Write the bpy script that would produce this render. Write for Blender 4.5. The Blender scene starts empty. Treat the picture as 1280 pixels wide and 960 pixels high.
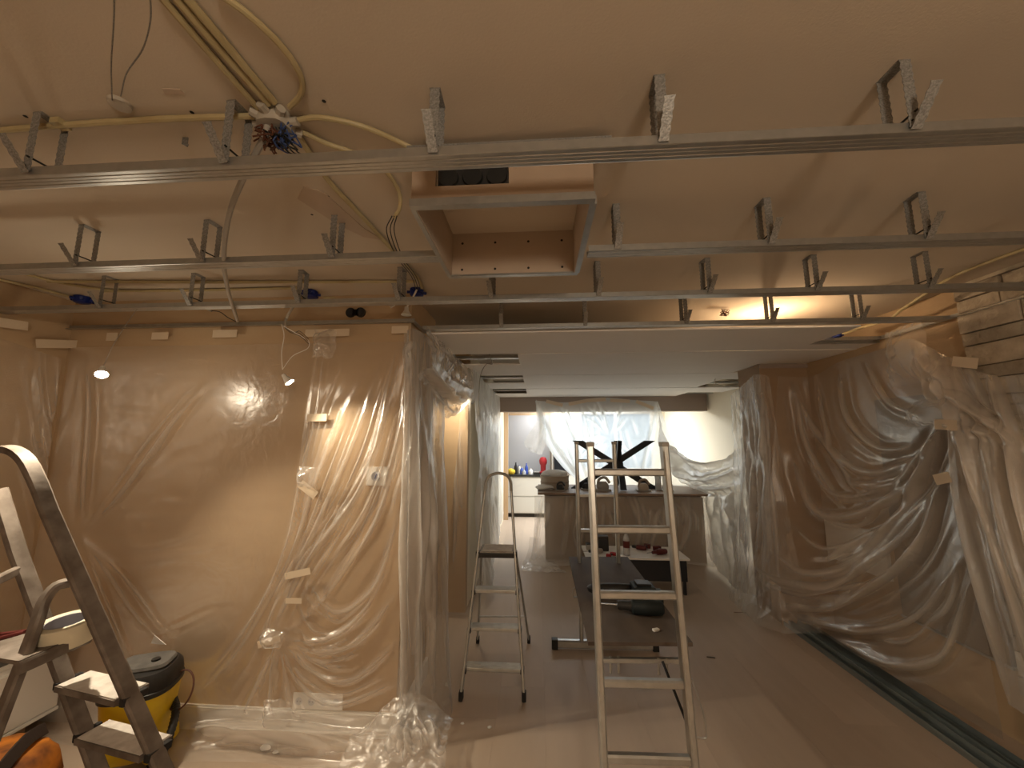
import bpy, bmesh, math, random
import numpy as np
from mathutils import Vector, Matrix
random.seed(7); rng = np.random.RandomState(7)
scene = bpy.context.scene
COL = scene.collection

# ------------------------------------------------------------ camera
FPX, HC = 481.0, 1.70
YAW, PITCH = math.radians(3.769), math.radians(8.047)
fw = np.array([-math.sin(YAW)*math.cos(PITCH), math.cos(YAW)*math.cos(PITCH), math.sin(PITCH)])
rt = np.array([math.cos(YAW), math.sin(YAW), 0.0]); up = np.cross(rt, fw)
cam = bpy.data.cameras.new('camera'); cam.sensor_fit = 'HORIZONTAL'; cam.sensor_width = 36
cam.lens = 36*FPX/1280; cam.clip_start = 0.02
co = bpy.data.objects.new('camera', cam); COL.objects.link(co)
co.location = (0, 0, HC)
co.rotation_euler = (math.pi/2+PITCH, 0, YAW)
scene.camera = co

# ------------------------------------------------------------ world, exposure
scene.view_settings.view_transform = 'Standard'; scene.view_settings.look = 'None'
scene.view_settings.gamma = 1; scene.view_settings.use_curve_mapping = False
scene.view_settings.exposure = 0.0
scene.cycles.transparent_max_bounces = 40; scene.cycles.max_bounces = 10
w = bpy.data.worlds.new('sky'); scene.world = w; w.use_nodes = True
wn = w.node_tree.nodes; bg = wn['Background']
bg.inputs[0].default_value = (0.50, 0.76, 1.0, 1); bg.inputs[1].default_value = .72

def light(kind, name, loc, energy, color, size=0.1, target=None, **kw):
    l = bpy.data.lights.new(name, kind); l.energy = energy; l.color = color
    if kind == 'AREA':
        l.size = size; l.shape = 'RECTANGLE'; l.size_y = kw.get('size_y', size)
    else: l.shadow_soft_size = size
    if kind == 'SPOT': l.spot_size = kw.get('angle', 1.2); l.spot_blend = kw.get('blend', .6)
    o = bpy.data.objects.new(name, l); COL.objects.link(o); o.location = loc
    if target is not None:
        d = Vector(target)-Vector(loc); o.rotation_euler = d.to_track_quat('-Z', 'Y').to_euler()
    return o
WARM = (1.0, .845, .615)
# kitchen ceiling light (cool), behind the bulkhead
light('AREA', 'kitchen_ceiling_light', (1.1, 8.45, 2.50), 165, (.90, .96, 1.0), 2.2, (1.1, 8.45, 0), size_y=1.0)

def at(px, py, X=None, Y=None, Z=None):
    """point on a plane seen along a measured line of sight of the photo"""
    d = fw + rt*(px-640)/FPX + up*(480-py)/FPX
    if X is not None: t = X/d[0]
    elif Y is not None: t = Y/d[1]
    else: t = (Z-HC)/d[2]
    return (d[0]*t, d[1]*t, HC+d[2]*t)

# ------------------------------------------------------------ materials
def mat(name, color, rough=.6, metal=0.0, noise=None, bump=None, emit=None, spec=.4, vary=0.0, aniso=None):
    m = bpy.data.materials.new(name); m.use_nodes = True
    nt = m.node_tree; N = nt.nodes; L = nt.links; b = N['Principled BSDF']
    b.inputs['Base Color'].default_value = (*color, 1); b.inputs['Roughness'].default_value = rough
    b.inputs['Metallic'].default_value = metal; b.inputs['Specular IOR Level'].default_value = spec
    tc = N.new('ShaderNodeTexCoord')
    src = tc.outputs['Object']
    if aniso:
        mp = N.new('ShaderNodeMapping'); mp.inputs['Scale'].default_value = aniso
        L.new(src, mp.inputs['Vector']); src = mp.outputs[0]
    if noise:
        sc, amt, c2 = noise
        n = N.new('ShaderNodeTexNoise'); n.inputs['Scale'].default_value = sc; n.inputs['Detail'].default_value = 6
        L.new(src, n.inputs['Vector'])
        r = N.new('ShaderNodeMapRange'); r.inputs[1].default_value = .35; r.inputs[2].default_value = .68
        r.inputs[3].default_value = 0; r.inputs[4].default_value = amt
        L.new(n.outputs['Fac'], r.inputs[0])
        mx = N.new('ShaderNodeMix'); mx.data_type = 'RGBA'
        mx.inputs[6].default_value = (*color, 1); mx.inputs[7].default_value = (*c2, 1)
        L.new(r.outputs[0], mx.inputs[0]); out = mx.outputs[2]
        if vary:
            oi = N.new('ShaderNodeObjectInfo'); hs = N.new('ShaderNodeHueSaturation')
            r2 = N.new('ShaderNodeMapRange'); r2.inputs[3].default_value = 1-vary; r2.inputs[4].default_value = 1+vary
            L.new(oi.outputs['Random'], r2.inputs[0]); L.new(r2.outputs[0], hs.inputs['Value'])
            L.new(out, hs.inputs['Color']); out = hs.outputs[0]
        L.new(out, b.inputs['Base Color'])
    if bump:
        sc, st, dist = bump
        n2 = N.new('ShaderNodeTexNoise'); n2.inputs['Scale'].default_value = sc; n2.inputs['Detail'].default_value = 5
        L.new(src, n2.inputs['Vector'])
        bp = N.new('ShaderNodeBump'); bp.inputs['Strength'].default_value = st; bp.inputs['Distance'].default_value = dist
        L.new(n2.outputs['Fac'], bp.inputs['Height']); L.new(bp.outputs[0], b.inputs['Normal'])
    if emit:
        b.inputs['Emission Color'].default_value = (*emit[0], 1); b.inputs['Emission Strength'].default_value = emit[1]
    return m

M = dict(
    ceiling=mat('ceiling_paint', (.60, .525, .43), .95, noise=(1.6, .5, (.54, .465, .375)), bump=(160, .25, .002)),
    tan=mat('tan_wallpaper', (.47, .34, .21), .85, noise=(3, .6, (.42, .295, .18)), bump=(60, .35, .003), aniso=(1, 1, 4)),
    brown=mat('brown_board', (.35, .24, .15), .7, noise=(3, .6, (.30, .20, .12)), bump=(40, .2, .002), aniso=(1, 1, 6)),
    cream=mat('cream_wall', (.80, .73, .58), .9, bump=(80, .2, .002)),
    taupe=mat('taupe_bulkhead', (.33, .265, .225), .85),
    floor=mat('laminate', (.46, .365, .285), .45, noise=(5, .35, (.40, .315, .24)), bump=(30, .05, .001), aniso=(3, .5, 1), vary=.05),
    sub=mat('underfloor', (.30, .23, .17), .9),
    board=mat('ceiling_board', (.80, .77, .73), .75, noise=(3, .3, (.74, .71, .67)), bump=(120, .1, .001)),
    dark=mat('dark_void', (.05, .042, .036), .9),
    steel=mat('galvanised_steel', (.47, .475, .465), .34, .85, noise=(30, .6, (.38, .385, .375)), bump=(60, .05, .001)),
    hang=mat('hanger_steel', (.36, .355, .34), .5, .45, noise=(220, .8, (.15, .145, .14)), bump=(200, .5, .002)),
    alu=mat('ladder_aluminium', (.56, .57, .56), .36, .8, noise=(18, .7, (.43, .43, .42)), bump=(50, .08, .001)),
    oldalu=mat('dusty_aluminium', (.135, .108, .088), .6, .35, noise=(14, .8, (.26, .22, .19)), bump=(30, .3, .003)),
    treadw=mat('plaster_dusted_tread', (.72, .68, .63), .85, noise=(22, .8, (.52, .47, .43)), bump=(60, .4, .003)),
    treadg=mat('grey_tread', (.40, .37, .34), .5, .6, noise=(25, .7, (.28, .26, .24))),
    black=mat('black_plastic', (.018, .017, .017), .45, noise=(20, .4, (.04, .037, .035))),
    rubber=mat('rubber', (.02, .018, .018), .8),
    blackm=mat('black_powder_coat', (.022, .024, .03), .45, .1),
    conduit=mat('yellow_conduit', (.47, .39, .22), .5, noise=(12, .6, (.36, .28, .14)), bump=(40, .1, .001)),
    greyc=mat('grey_conduit', (.36, .335, .30), .5),
    jbox=mat('junction_box_grey', (.42, .38, .32), .6),
    copper=mat('brown_wire', (.10, .035, .018), .5),
    bluew=mat('blue_wire', (.04, .07, .20), .5),
    blackw=mat('black_wire', (.012, .012, .012), .5),
    blue=mat('blue_plastic_box', (.008, .02, .16), .4),
    whitep=mat('white_plastic', (.78, .75, .70), .4),
    tape=mat('masking_tape', (.62, .51, .38), .8, bump=(90, .3, .002)),
    rolltape=mat('tape_roll_paper', (.70, .63, .47), .75, bump=(120, .15, .001)),
    core=mat('tape_core', (.33, .33, .38), .7),
    skirt=mat('white_skirting', (.74, .71, .66), .5),
    wood=mat('pale_wood_frame', (.62, .44, .28), .5, noise=(8, .6, (.52, .35, .21)), aniso=(6, 6, .6)),
    greyglass=mat('grey_backsplash', (.56, .56, .58), .45),
    kwhite=mat('white_kitchen_front', (.80, .79, .74), .35),
    kdark=mat('dark_worktop', (.03, .03, .03), .4),
    oak=mat('oak_worktop', (.28, .19, .13), .45, noise=(6, .8, (.20, .13, .09)), aniso=(.5, 5, 5)),
    isl=mat('island_front', (.33, .26, .20), .7),
    plank=mat('dark_film_faced_board', (.085, .066, .054), .75, noise=(9, .8, (.14, .11, .09)), bump=(30, .15, .002), aniso=(1, .4, 1)),
    yellow=mat('yellow_plastic', (.72, .50, .015), .4, noise=(14, .4, (.55, .37, .02))),
    lidgrey=mat('dusty_black_lid', (.10, .095, .09), .6, noise=(18, .8, (.17, .16, .15))),
    orange=mat('orange_fabric', (.52, .17, .015), .75, noise=(9, 1.0, (.10, .03, .01)), bump=(40, .4, .004)),
    bagblack=mat('black_bag_fabric', (.03, .018, .013), .85, bump=(60, .4, .004)),
    red=mat('red_plastic', (.36, .02, .025), .35),
    darkred=mat('dark_red_plastic', (.10, .014, .012), .5),
    glass=mat('oven_glass', (.02, .022, .025), .08),
    teal=mat('dark_teal_tool', (.010, .016, .018), .6),
    stainless=mat('stainless', (.55, .55, .55), .25, .95),
    mdf=mat('box_board', (.40, .30, .22), .8, noise=(10, .4, (.34, .25, .18))),
    mdfin=mat('box_board_light', (.52, .42, .33), .8, noise=(10, .4, (.45, .36, .28))),
    tableg=mat('white_table_top', (.80, .76, .72), .4),
    bulb=mat('bulb_glow', (1, .9, .7), .3, emit=((1.0, .82, .62), 130)),
    bulbs=mat('spot_glow', (1, .9, .7), .3, emit=((1.0, .85, .65), 60)),
    bulbv=mat('void_lamp_glow', (1, .9, .7), .3, emit=((1.0, .70, .42), 480)),
    fillglow=mat('fill_glow', (1, .9, .7), .3, emit=((1.0, .84, .64), 41)),  # glow of the fill globe added behind the camera
    bluecard=mat('blue_bottle', (.05, .10, .45), .3),
    paper=mat('white_cloth', (.78, .77, .75), .9, bump=(30, .5, .01)),
    drum=mat('beige_drum', (.46, .38, .30), .7),
    mirror=mat('dark_panel', (.20, .16, .125), .6),
    stone=mat('stone_strip', (.45, .385, .30), .9, noise=(9, 1.0, (.27, .22, .165)), bump=(18, 1.0, .02), vary=.3),
    mortar=mat('stone_backing', (.22, .17, .12), .95),
    yellowf=mat('yellow_cloth', (.80, .55, .05), .8),
)
def film(name, haze, tint, rough=.16, crinkle=.5, scale=9.0):
    m = bpy.data.materials.new(name); m.use_nodes = True
    nt = m.node_tree; N = nt.nodes; L = nt.links; N.clear()
    out = N.new('ShaderNodeOutputMaterial')
    tr = N.new('ShaderNodeBsdfTransparent'); tr.inputs[0].default_value = (.985, .98, .975, 1)
    gl = N.new('ShaderNodeBsdfGlossy'); gl.inputs['Roughness'].default_value = rough; gl.inputs[0].default_value = (1, 1, 1, 1)
    df = N.new('ShaderNodeBsdfDiffuse'); df.inputs[0].default_value = (*tint, 1)
    tl = N.new('ShaderNodeBsdfTranslucent'); tl.inputs[0].default_value = (*tint, 1)
    a1 = N.new('ShaderNodeMixShader'); a1.inputs[0].default_value = .5; L.new(df.outputs[0], a1.inputs[1]); L.new(tl.outputs[0], a1.inputs[2])
    tc = N.new('ShaderNodeTexCoord')
    n = N.new('ShaderNodeTexNoise'); n.inputs['Scale'].default_value = scale; n.inputs['Detail'].default_value = 7; n.inputs['Roughness'].default_value = .55
    n.inputs['Distortion'].default_value = 1.2
    L.new(tc.outputs['Object'], n.inputs['Vector'])
    bp = N.new('ShaderNodeBump'); bp.inputs['Strength'].default_value = crinkle; bp.inputs['Distance'].default_value = .02
    L.new(n.outputs['Fac'], bp.inputs['Height'])
    for s in (gl, df): L.new(bp.outputs[0], s.inputs['Normal'])
    # haze: film is seen through more of itself at a slant, as any thin film is
    lw = N.new('ShaderNodeLayerWeight'); lw.inputs[0].default_value = .35
    pw = N.new('ShaderNodeMath'); pw.operation = 'POWER'; L.new(lw.outputs['Facing'], pw.inputs[0]); pw.inputs[1].default_value = 2.2
    ma = N.new('ShaderNodeMath'); ma.operation = 'MULTIPLY_ADD'; L.new(pw.outputs[0], ma.inputs[0]); ma.inputs[1].default_value = .55; ma.inputs[2].default_value = haze
    ma.use_clamp = True
    at_ = N.new('ShaderNodeAttribute'); at_.attribute_name = 'gather'   # gathered film lies in several layers
    mg = N.new('ShaderNodeMath'); mg.operation = 'MULTIPLY_ADD'; L.new(at_.outputs['Fac'], mg.inputs[0]); mg.inputs[1].default_value = .52; L.new(ma.outputs[0], mg.inputs[2]); mg.use_clamp = True
    ma = mg
    m1 = N.new('ShaderNodeMixShader'); L.new(ma.outputs[0], m1.inputs[0]); L.new(tr.outputs[0], m1.inputs[1]); L.new(a1.outputs[0], m1.inputs[2])
    fr = N.new('ShaderNodeFresnel'); fr.inputs[0].default_value = 1.5; L.new(bp.outputs[0], fr.inputs['Normal'])
    f2 = N.new('ShaderNodeMath'); f2.operation = 'MULTIPLY'; L.new(fr.outputs[0], f2.inputs[0]); f2.inputs[1].default_value = .85; f2.use_clamp = True
    f3 = N.new('ShaderNodeMath'); f3.operation = 'MINIMUM'; L.new(f2.outputs[0], f3.inputs[0]); f3.inputs[1].default_value = .26; f2 = f3
    m2 = N.new('ShaderNodeMixShader'); L.new(f2.outputs[0], m2.inputs[0]); L.new(m1.outputs[0], m2.inputs[1]); L.new(gl.outputs[0], m2.inputs[2])
    L.new(m2.outputs[0], out.inputs[0])
    return m
M['film'] = film('plastic_film', .11, (.92, .88, .83), .27, .25, 7.0)
M['filmc'] = film('plastic_film_crumpled', .22, (.90, .88, .85), .24, .45, 11)
M['filmk'] = film('plastic_film_thick', .50, (.93, .94, .94), .3, .3, 6)
M['filmr'] = film('plastic_film_hazy', .27, (.90, .84, .77), .27, .3, 7.0)
M['filmw'] = film('plastic_curtain', .60, (.84, .90, .93), .35, .3, 6)
M['film'].node_tree.nodes  # keep

# ------------------------------------------------------------ helpers
def props(o, label=None, cat=None, group=None, kind=None):
    if label: o['label'] = label
    if cat: o['category'] = cat
    if group: o['group'] = group
    if kind: o['kind'] = kind
    return o
def thing(name, label, cat, loc=(0, 0, 0), rz=0, group=None):
    o = bpy.data.objects.new(name, None); COL.objects.link(o); o.location = loc; o.rotation_euler = (0, 0, rz)
    o.empty_display_size = .1
    return props(o, label, cat, group)
def worldloc(o):
    v = Vector((0, 0, 0))
    while o is not None: v += o.location; o = o.parent
    return v
class MB:
    def __init__(s): s.v = []; s.f = []
    def add(s, vs, fs):
        b = len(s.v); s.v += [tuple(v) for v in vs]; s.f += [tuple(b+i for i in f) for f in fs]; return s
    def box(s, c, d, rz=0, rx=0, ry=0, bev=0):
        R = Matrix.Rotation(rz, 3, 'Z') @ Matrix.Rotation(ry, 3, 'Y') @ Matrix.Rotation(rx, 3, 'X')
        h = [x/2 for x in d]; c = Vector(c)
        if bev:
            b = min(bev, *(x*.49 for x in h)); vs = []; 
            bm = bmesh.new(); bmesh.ops.create_cube(bm, size=1)
            for v in bm.verts: v.co = Vector((v.co.x*d[0], v.co.y*d[1], v.co.z*d[2]))
            bmesh.ops.bevel(bm, geom=bm.edges[:], offset=b, segments=2, affect='EDGES', profile=.6)
            bm.verts.ensure_lookup_table()
            r = s.add([c+R @ v.co for v in bm.verts], [[v.index for v in f.verts] for f in bm.faces]); bm.free(); return r
        vs = [c+R @ Vector((x*h[0], y*h[1], z*h[2])) for x in (-1, 1) for y in (-1, 1) for z in (-1, 1)]
        return s.add(vs, [(0, 1, 3, 2), (4, 6, 7, 5), (0, 4, 5, 1), (2, 3, 7, 6), (0, 2, 6, 4), (1, 5, 7, 3)])
    def bb(s, a, b): # box from two corners
        return s.box([(x+y)/2 for x, y in zip(a, b)], [abs(x-y) for x, y in zip(a, b)])
    def sweep(s, pts, sec, upv=(0, 0, 1), closed=False, caps=True):
        """sweep a 2D section (list of (u,v)) along points; section u = side, v = up"""
        P = [Vector(p) for p in pts]; n = len(P); k = len(sec); vs = []; upv = Vector(upv); prev = None
        for i, p in enumerate(P):
            if closed: t = P[(i+1) % n]-P[i-1]
            else: t = (P[min(i+1, n-1)]-P[max(i-1, 0)])
            t.normalize()
            if prev is None:
                a = upv
                if abs(a.dot(t)) > .95: a = Vector((1, 0, 0)) if abs(t.x) < .9 else Vector((0, 1, 0))
                u = t.cross(a).normalized()
            else:
                u = (prev - t*prev.dot(t)).normalized()
            prev = u; v = u.cross(t).normalized()
            vs += [p+u*a_+v*b_ for a_, b_ in sec]
        fs = []
        m = n if closed else n-1
        for i in range(m):
            j = (i+1) % n
            for q in range(k):
                r = (q+1) % k; fs.append((i*k+q, i*k+r, j*k+r, j*k+q))
        if caps and not closed:
            fs.append(tuple(range(k))[::-1]); fs.append(tuple((n-1)*k+q for q in range(k)))
        return s.add(vs, fs)
    def tube(s, pts, r, seg=8, closed=False):
        return s.sweep(pts, [(r*math.cos(2*math.pi*q/seg), r*math.sin(2*math.pi*q/seg)) for q in range(seg)], closed=closed)
    def bar(s, p0, p1, w, h, upv=(0, 0, 1), ch=.2):
        c = min(w, h)*ch; W, H_ = w/2, h/2
        sec = [(-W+c, -H_), (W-c, -H_), (W, -H_+c), (W, H_-c), (W-c, H_), (-W+c, H_), (-W, H_-c), (-W, -H_+c)]
        pts = [p0, p1] if not isinstance(p0, list) else p0
        return s.sweep(pts, sec, upv)
    def lathe(s, c, prof, seg=20, axis='Z', sx=1, sy=1, n=2.0, rz=0, tilt=None):
        """stack of (super)ellipse rings: prof = [(r,z)]"""
        vs = []; c = Vector(c)
        for r, z in prof:
            for q in range(seg):
                a = 2*math.pi*q/seg; ca, sa = math.cos(a), math.sin(a)
                x = math.copysign(abs(ca)**(2/n), ca)*r*sx; y = math.copysign(abs(sa)**(2/n), sa)*r*sy
                x, y = x*math.cos(rz)-y*math.sin(rz), x*math.sin(rz)+y*math.cos(rz)
                v = Vector((x, y, z))
                if axis == 'X': v = Vector((z, x, y))
                if axis == 'Y': v = Vector((x, z, y))
                if tilt is not None: v = tilt @ v
                vs.append(c+v)
        k = len(prof); fs = []
        for i in range(k-1):
            for q in range(seg):
                r_ = (q+1) % seg; fs.append((i*seg+q, i*seg+r_, (i+1)*seg+r_, (i+1)*seg+q))
        fs.append(tuple(range(seg))[::-1]); fs.append(tuple((k-1)*seg+q for q in range(seg)))
        return s.add(vs, fs)
    def build(s, name, m, parent=None, smooth=False, world=True, label=None, cat=None, group=None, kind=None):
        me = bpy.data.meshes.new(name); o = bpy.data.objects.new(name, me); COL.objects.link(o)
        V = [Vector(v) for v in s.v]
        if parent is not None:
            o.parent = parent
            off = worldloc(parent) if world else Vector((0, 0, 0))
        else:
            xs = [v.x for v in V]; ys = [v.y for v in V]; zs = [v.z for v in V]
            off = Vector(((min(xs)+max(xs))/2, (min(ys)+max(ys))/2, min(zs))); o.location = off
        me.from_pydata([v-off for v in V], [], s.f); me.update()
        bm = bmesh.new(); bm.from_mesh(me); bmesh.ops.recalc_face_normals(bm, faces=bm.faces); bm.to_mesh(me); bm.free()
        me.materials.append(M[m] if isinstance(m, str) else m)
        if smooth:
            for p in me.polygons: p.use_smooth = True
            try: me.set_sharp_from_angle(angle=math.radians(40))
            except Exception: pass
        return props(o, label, cat, group, kind)
def copy_tree(o, parent=None):
    c = o.copy(); COL.objects.link(c); c.parent = parent
    for ch in [x for x in o.children]: copy_tree(ch, c)
    return c
def smooth_path(pts, k=6):
    P = [np.array(p, float) for p in pts]; P = [2*P[0]-P[1]]+P+[2*P[-1]-P[-2]]; out = []
    for i in range(1, len(P)-2):
        for j in range(k):
            t = j/k; a, b, c, d = P[i-1:i+3]
            out.append(tuple(.5*((2*b)+(-a+c)*t+(2*a-5*b+4*c-d)*t*t+(-a+3*b-3*c+d)*t**3)))
    out.append(tuple(P[-2])); return out
ORD = ['leftmost', 'second', 'third', 'fourth', 'fifth', 'sixth', 'seventh', 'eighth', 'ninth', 'tenth']

# ============================================================ SETTING
ZC = 2.66      # structural ceiling
ZG = 2.455     # underside of profile grid
XL, XR, XK = -3.27, 2.70, 3.02
YB = -2.6      # wall behind the camera
YP = 2.42      # face of the left partition
def st(name, mb, m, **k): return mb.build(name, m, kind='structure', **k)
st('ceiling', MB().bb((XL-.1, YB-.1, ZC), (XK+.2, 9.6, ZC+.12)), 'ceiling')
# floor: base slab and laminate planks running away from the camera
fl = st('floor', MB().bb((XL-.1, YB-.1, -.08), (XK+.2, 9.6, -.012)), 'sub')
pw, pl = .30, 2.4
plank_me = None
col = 0; x = XL
while x < XK:
    y = YB-((col*.87) % 1.0)*pl
    while y < 9.4:
        y0, y1 = max(y, YB), min(y+pl, 9.4)
        if y1-y0 > .05:
            w_ = min(pw, XK-x)
            full = abs(y1-y0-pl) < 1e-6 and abs(w_-pw) < 1e-6
            if full and plank_me is not None:
                o = bpy.data.objects.new('plank', plank_me); COL.objects.link(o); o.parent = fl
                o.location = Vector((x, y0, 0))-fl.location
            else:
                g = .0003; ch = .0012
                mb = MB().box((w_/2, (y1-y0)/2, -.006), (w_-2*g, (y1-y0)-2*g, .012), bev=0)
                o = mb.build('plank', 'floor', parent=fl, world=False)
                o.location = Vector((x, y0, 0))-fl.location
                if full: plank_me = o.data
        y += pl
    x += pw; col += 1
# walls
st('wall_left', MB().bb((XL-.12, YB, 0), (XL, YP, ZC)), 'tan')
st('wall_front', MB().bb((XL-.12, YB-.12, 0), (XR+.4, YB, ZC)), 'tan')
st('wall_partition', MB().bb((XL-.12, YP, 0), (-.83, 3.02, ZC)), 'tan')
st('wall_passage', MB().bb((-2.9, 3.02, 0), (-2.8, 4.03, ZC)), 'brown')
mbp = MB().bb((-2.9, 4.03, 0), (-.73, 4.13, ZC)); st('wall_stub', mbp, 'tan')
st('wall_hall', MB().bb((-.86, 4.13, 0), (-.735, 8.45, ZC)), 'cream')
st('wall_right', MB().bb((XR, YB, 0), (XR+.12, 4.0, ZC)), 'tan')
st('wall_kitchen_right', MB().bb((XK, 4.0, 0), (XK+.12, 9.4, ZC)), 'cream')
st('wall_closet_back', MB().bb((XR, 4.0, 0), (XK+.1, 4.12, ZC)), 'cream')
# pier at the right (brown box) carries the draped film
pr = st('wall_pier', MB().bb((2.24, 3.98, 0), (XR+.02, 4.40, 2.44)), 'brown')
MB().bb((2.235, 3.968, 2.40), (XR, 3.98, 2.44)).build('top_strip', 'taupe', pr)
MB().bb((2.232, 3.97, 0), (2.246, 3.984, 2.40)).build('corner_strip', 'brown', pr)
# kitchen back wall with the window
WX0, WX1, WZ0, WZ1 = 1.0, 2.75, .95, 2.34
bw = MB()
bw.bb((-2.4, 9.4, 0), (WX0, 9.52, ZC)).bb((WX1, 9.4, 0), (XK+.1, 9.52, ZC)).bb((WX0, 9.4, 0), (WX1, 9.52, WZ0)).bb((WX0, 9.4, WZ1), (WX1, 9.52, ZC))
st('wall_kitchen_back', bw, 'cream')
wi = st('window_1', MB().bb((WX0, 9.42, WZ0), (WX0+.06, 9.48, WZ1)).bb((WX1-.06, 9.42, WZ0), (WX1, 9.48, WZ1)).bb((WX0+.06, 9.42, WZ0), (WX1-.06, 9.48, WZ0+.06)).bb((WX0+.06, 9.42, WZ1-.06), (WX1-.06, 9.48, WZ1)).bb((1.84, 9.42, WZ0+.06), (1.90, 9.48, WZ1-.06)), 'whitep')
gm = bpy.data.materials.new('pane_glass'); gm.use_nodes = True; gN = gm.node_tree.nodes; gN.clear()
go = gN.new('ShaderNodeOutputMaterial'); gt = gN.new('ShaderNodeBsdfTransparent'); gg = gN.new('ShaderNodeBsdfGlossy'); gx = gN.new('ShaderNodeMixShader')
gg.inputs['Roughness'].default_value = .02; gx.inputs[0].default_value = .06
gm.node_tree.links.new(gt.outputs[0], gx.inputs[1]); gm.node_tree.links.new(gg.outputs[0], gx.inputs[2]); gm.node_tree.links.new(gx.outputs[0], go.inputs[0])
for a, b in ((WX0+.06, 1.84), (1.90, WX1-.06)):
    MB().bb((a, 9.448, WZ0+.06), (b, 9.452, WZ1-.06)).build('pane', gm, wi)
# side wall of the hall left of the kitchen (closes the space)
st('wall_utility', MB().bb((-2.5, 8.45, 0), (-2.4, 9.52, ZC)), 'cream')
st('wall_hall_end', MB().bb((-2.5, 8.38, 0), (-.86, 8.45, ZC)), 'cream')
# bulkhead between room and kitchen
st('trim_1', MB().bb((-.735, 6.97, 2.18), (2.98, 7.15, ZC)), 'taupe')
# baseboards
st('baseboard_partition', MB().bb((XL, YP-.016, 0), (-.83, YP, .118)).bb((XL, YP-.010, .118), (-.83, YP, .128)), 'skirt')
st('baseboard_left', MB().bb((XL, YB, 0), (XL+.016, YP-.016, .12)), 'skirt')
st('baseboard_side', MB().bb((-.83, YP-.016, 0), (-.815, 3.02, .118)), 'skirt')

# stone strips on the right wall, towards the camera
sb = st('wall_stone', MB().bb((XR-.03, YB, 0), (XR, 2.52, ZC)), 'mortar')
sr = random.Random(3); z = 0.0; cnt = 0
while z < ZC-.02:
    hgt = sr.choice([.06, .08, .10, .13]); hgt = min(hgt, ZC-z)
    y = 2.52
    while y > .3:
        ln = sr.uniform(.22, .52); d = sr.uniform(.012, .035)
        y0 = max(y-ln, .3)
        if y-y0 > .05:
            g = .0028; bm_ = MB().box((XR-.03-d/2, (y+y0)/2, z+hgt/2), (d, y-y0-2*g, hgt-2*g), rx=sr.uniform(-.008, .008), bev=.006)
            bm_.build('stone', 'stone', sb, smooth=True); cnt += 1
        y = y0
    z += hgt
# upper side strip of light wall profile on the right wall
def angle_profile(name, p0, p1, a, b, label):
    """L-section between two points; a = offset dir 1, b = offset dir 2 (vectors)"""
    p0, p1, a, b = map(Vector, (p0, p1, a, b)); t = .0015
    na, nb = a.normalized()*t, b.normalized()*t
    sec = [Vector((0, 0, 0)), a, a+nb, na+nb, b+na, b]
    vs = [p0+q for q in sec]+[p1+q for q in sec]; k = 6
    fs = [(i, (i+1) % k, k+(i+1) % k, k+i) for i in range(k)]+[tuple(range(k))[::-1], tuple(range(k, 2*k))]
    return MB().add(vs, fs).build(name, 'steel', label=label, cat='profile')
angle_profile('wall_profile', (2.655, .4, ZG), (2.655, 3.14, ZG), (-.03, 0, 0), (0, 0, .03), 'bright steel angle profile along the right wall above the stone strips')
angle_profile('wall_profile', (XL+.005, 2.405, ZG-.002), (-.80, 2.405, ZG-.002), (0, -.028, 0), (0, 0, .03), 'steel angle profile along the brown partition above the plastic sheet')
angle_profile('wall_profile', (-.815, 2.43, ZG-.002), (-.815, 2.66, ZG-.002), (.028, 0, 0), (0, 0, .03), 'short steel angle profile running back from the partition corner to the panel ceiling')
angle_profile('wall_profile', (2.17, 3.12, ZG-.012), (2.68, 3.12, ZG-.012), (0, .03, 0), (0, 0, .03), 'short steel edge profile of the panel ceiling notch by the right wall')

# ============================================================ CEILING GRID
def cd_section():
    # C profile 60 x 27 with ribs in the flat face, as a thin closed outline
    o = [(-.030, .027), (-.030, .001), (-.027, 0), (-.016, 0), (-.0145, .002), (-.0125, .002), (-.011, 0), (-.0015, 0), (0, .002), (.0015, 0),
         (.011, 0), (.0125, .002), (.0145, .002), (.016, 0), (.027, 0), (.030, .001), (.030, .027)]
    t = .0012
    i = [(.022, .027), (.022, .0258), (.0288, .0258), (.0288, .0022), (.0270, .0012+.0003), (.016, .0014), (.0145, .0034), (.0125, .0034), (.011, .0014), (.0015, .0014), (0, .0034), (-.0015, .0014),
         (-.011, .0014), (-.0125, .0034), (-.0145, .0034), (-.016, .0014), (-.027, .0015), (-.0288, .0022), (-.0288, .0258), (-.022, .0258), (-.022, .027)]
    return o+i
def beam(x0, x1, y, label, z=ZG, dz=0.0):
    sec = cd_section(); n = len(sec)
    vs = [(x0, y+a, z+b) for a, b in sec]+[(x1, y+a, z+b+dz) for a, b in sec]
    fs = [(i, (i+1) % n, n+(i+1) % n, n+i) for i in range(n)]
    return MB().add(vs, fs).build('ceiling_profile', 'steel', label=label, cat='profile')
BY = [.955, 1.525, 2.045, 2.60]
beam(XL+.01, -.205, BY[0], 'ribbed galvanised ceiling profile nearest the camera, left length', )
beam(-.205, 2.655, BY[0], 'ribbed galvanised ceiling profile nearest the camera, right length', z=ZG+.0005)
beam(XL+.01, -.40, BY[1], 'second galvanised ceiling profile, length left of the open box')
beam(.215, 2.655, BY[1], 'second galvanised ceiling profile, length right of the open box')
beam(XL+.01, 2.655, BY[2], 'third galvanised ceiling profile, passing behind the open box')
beam(-.80, 2.655, BY[3], 'fourth galvanised ceiling profile along the front edge of the white panels')

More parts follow.
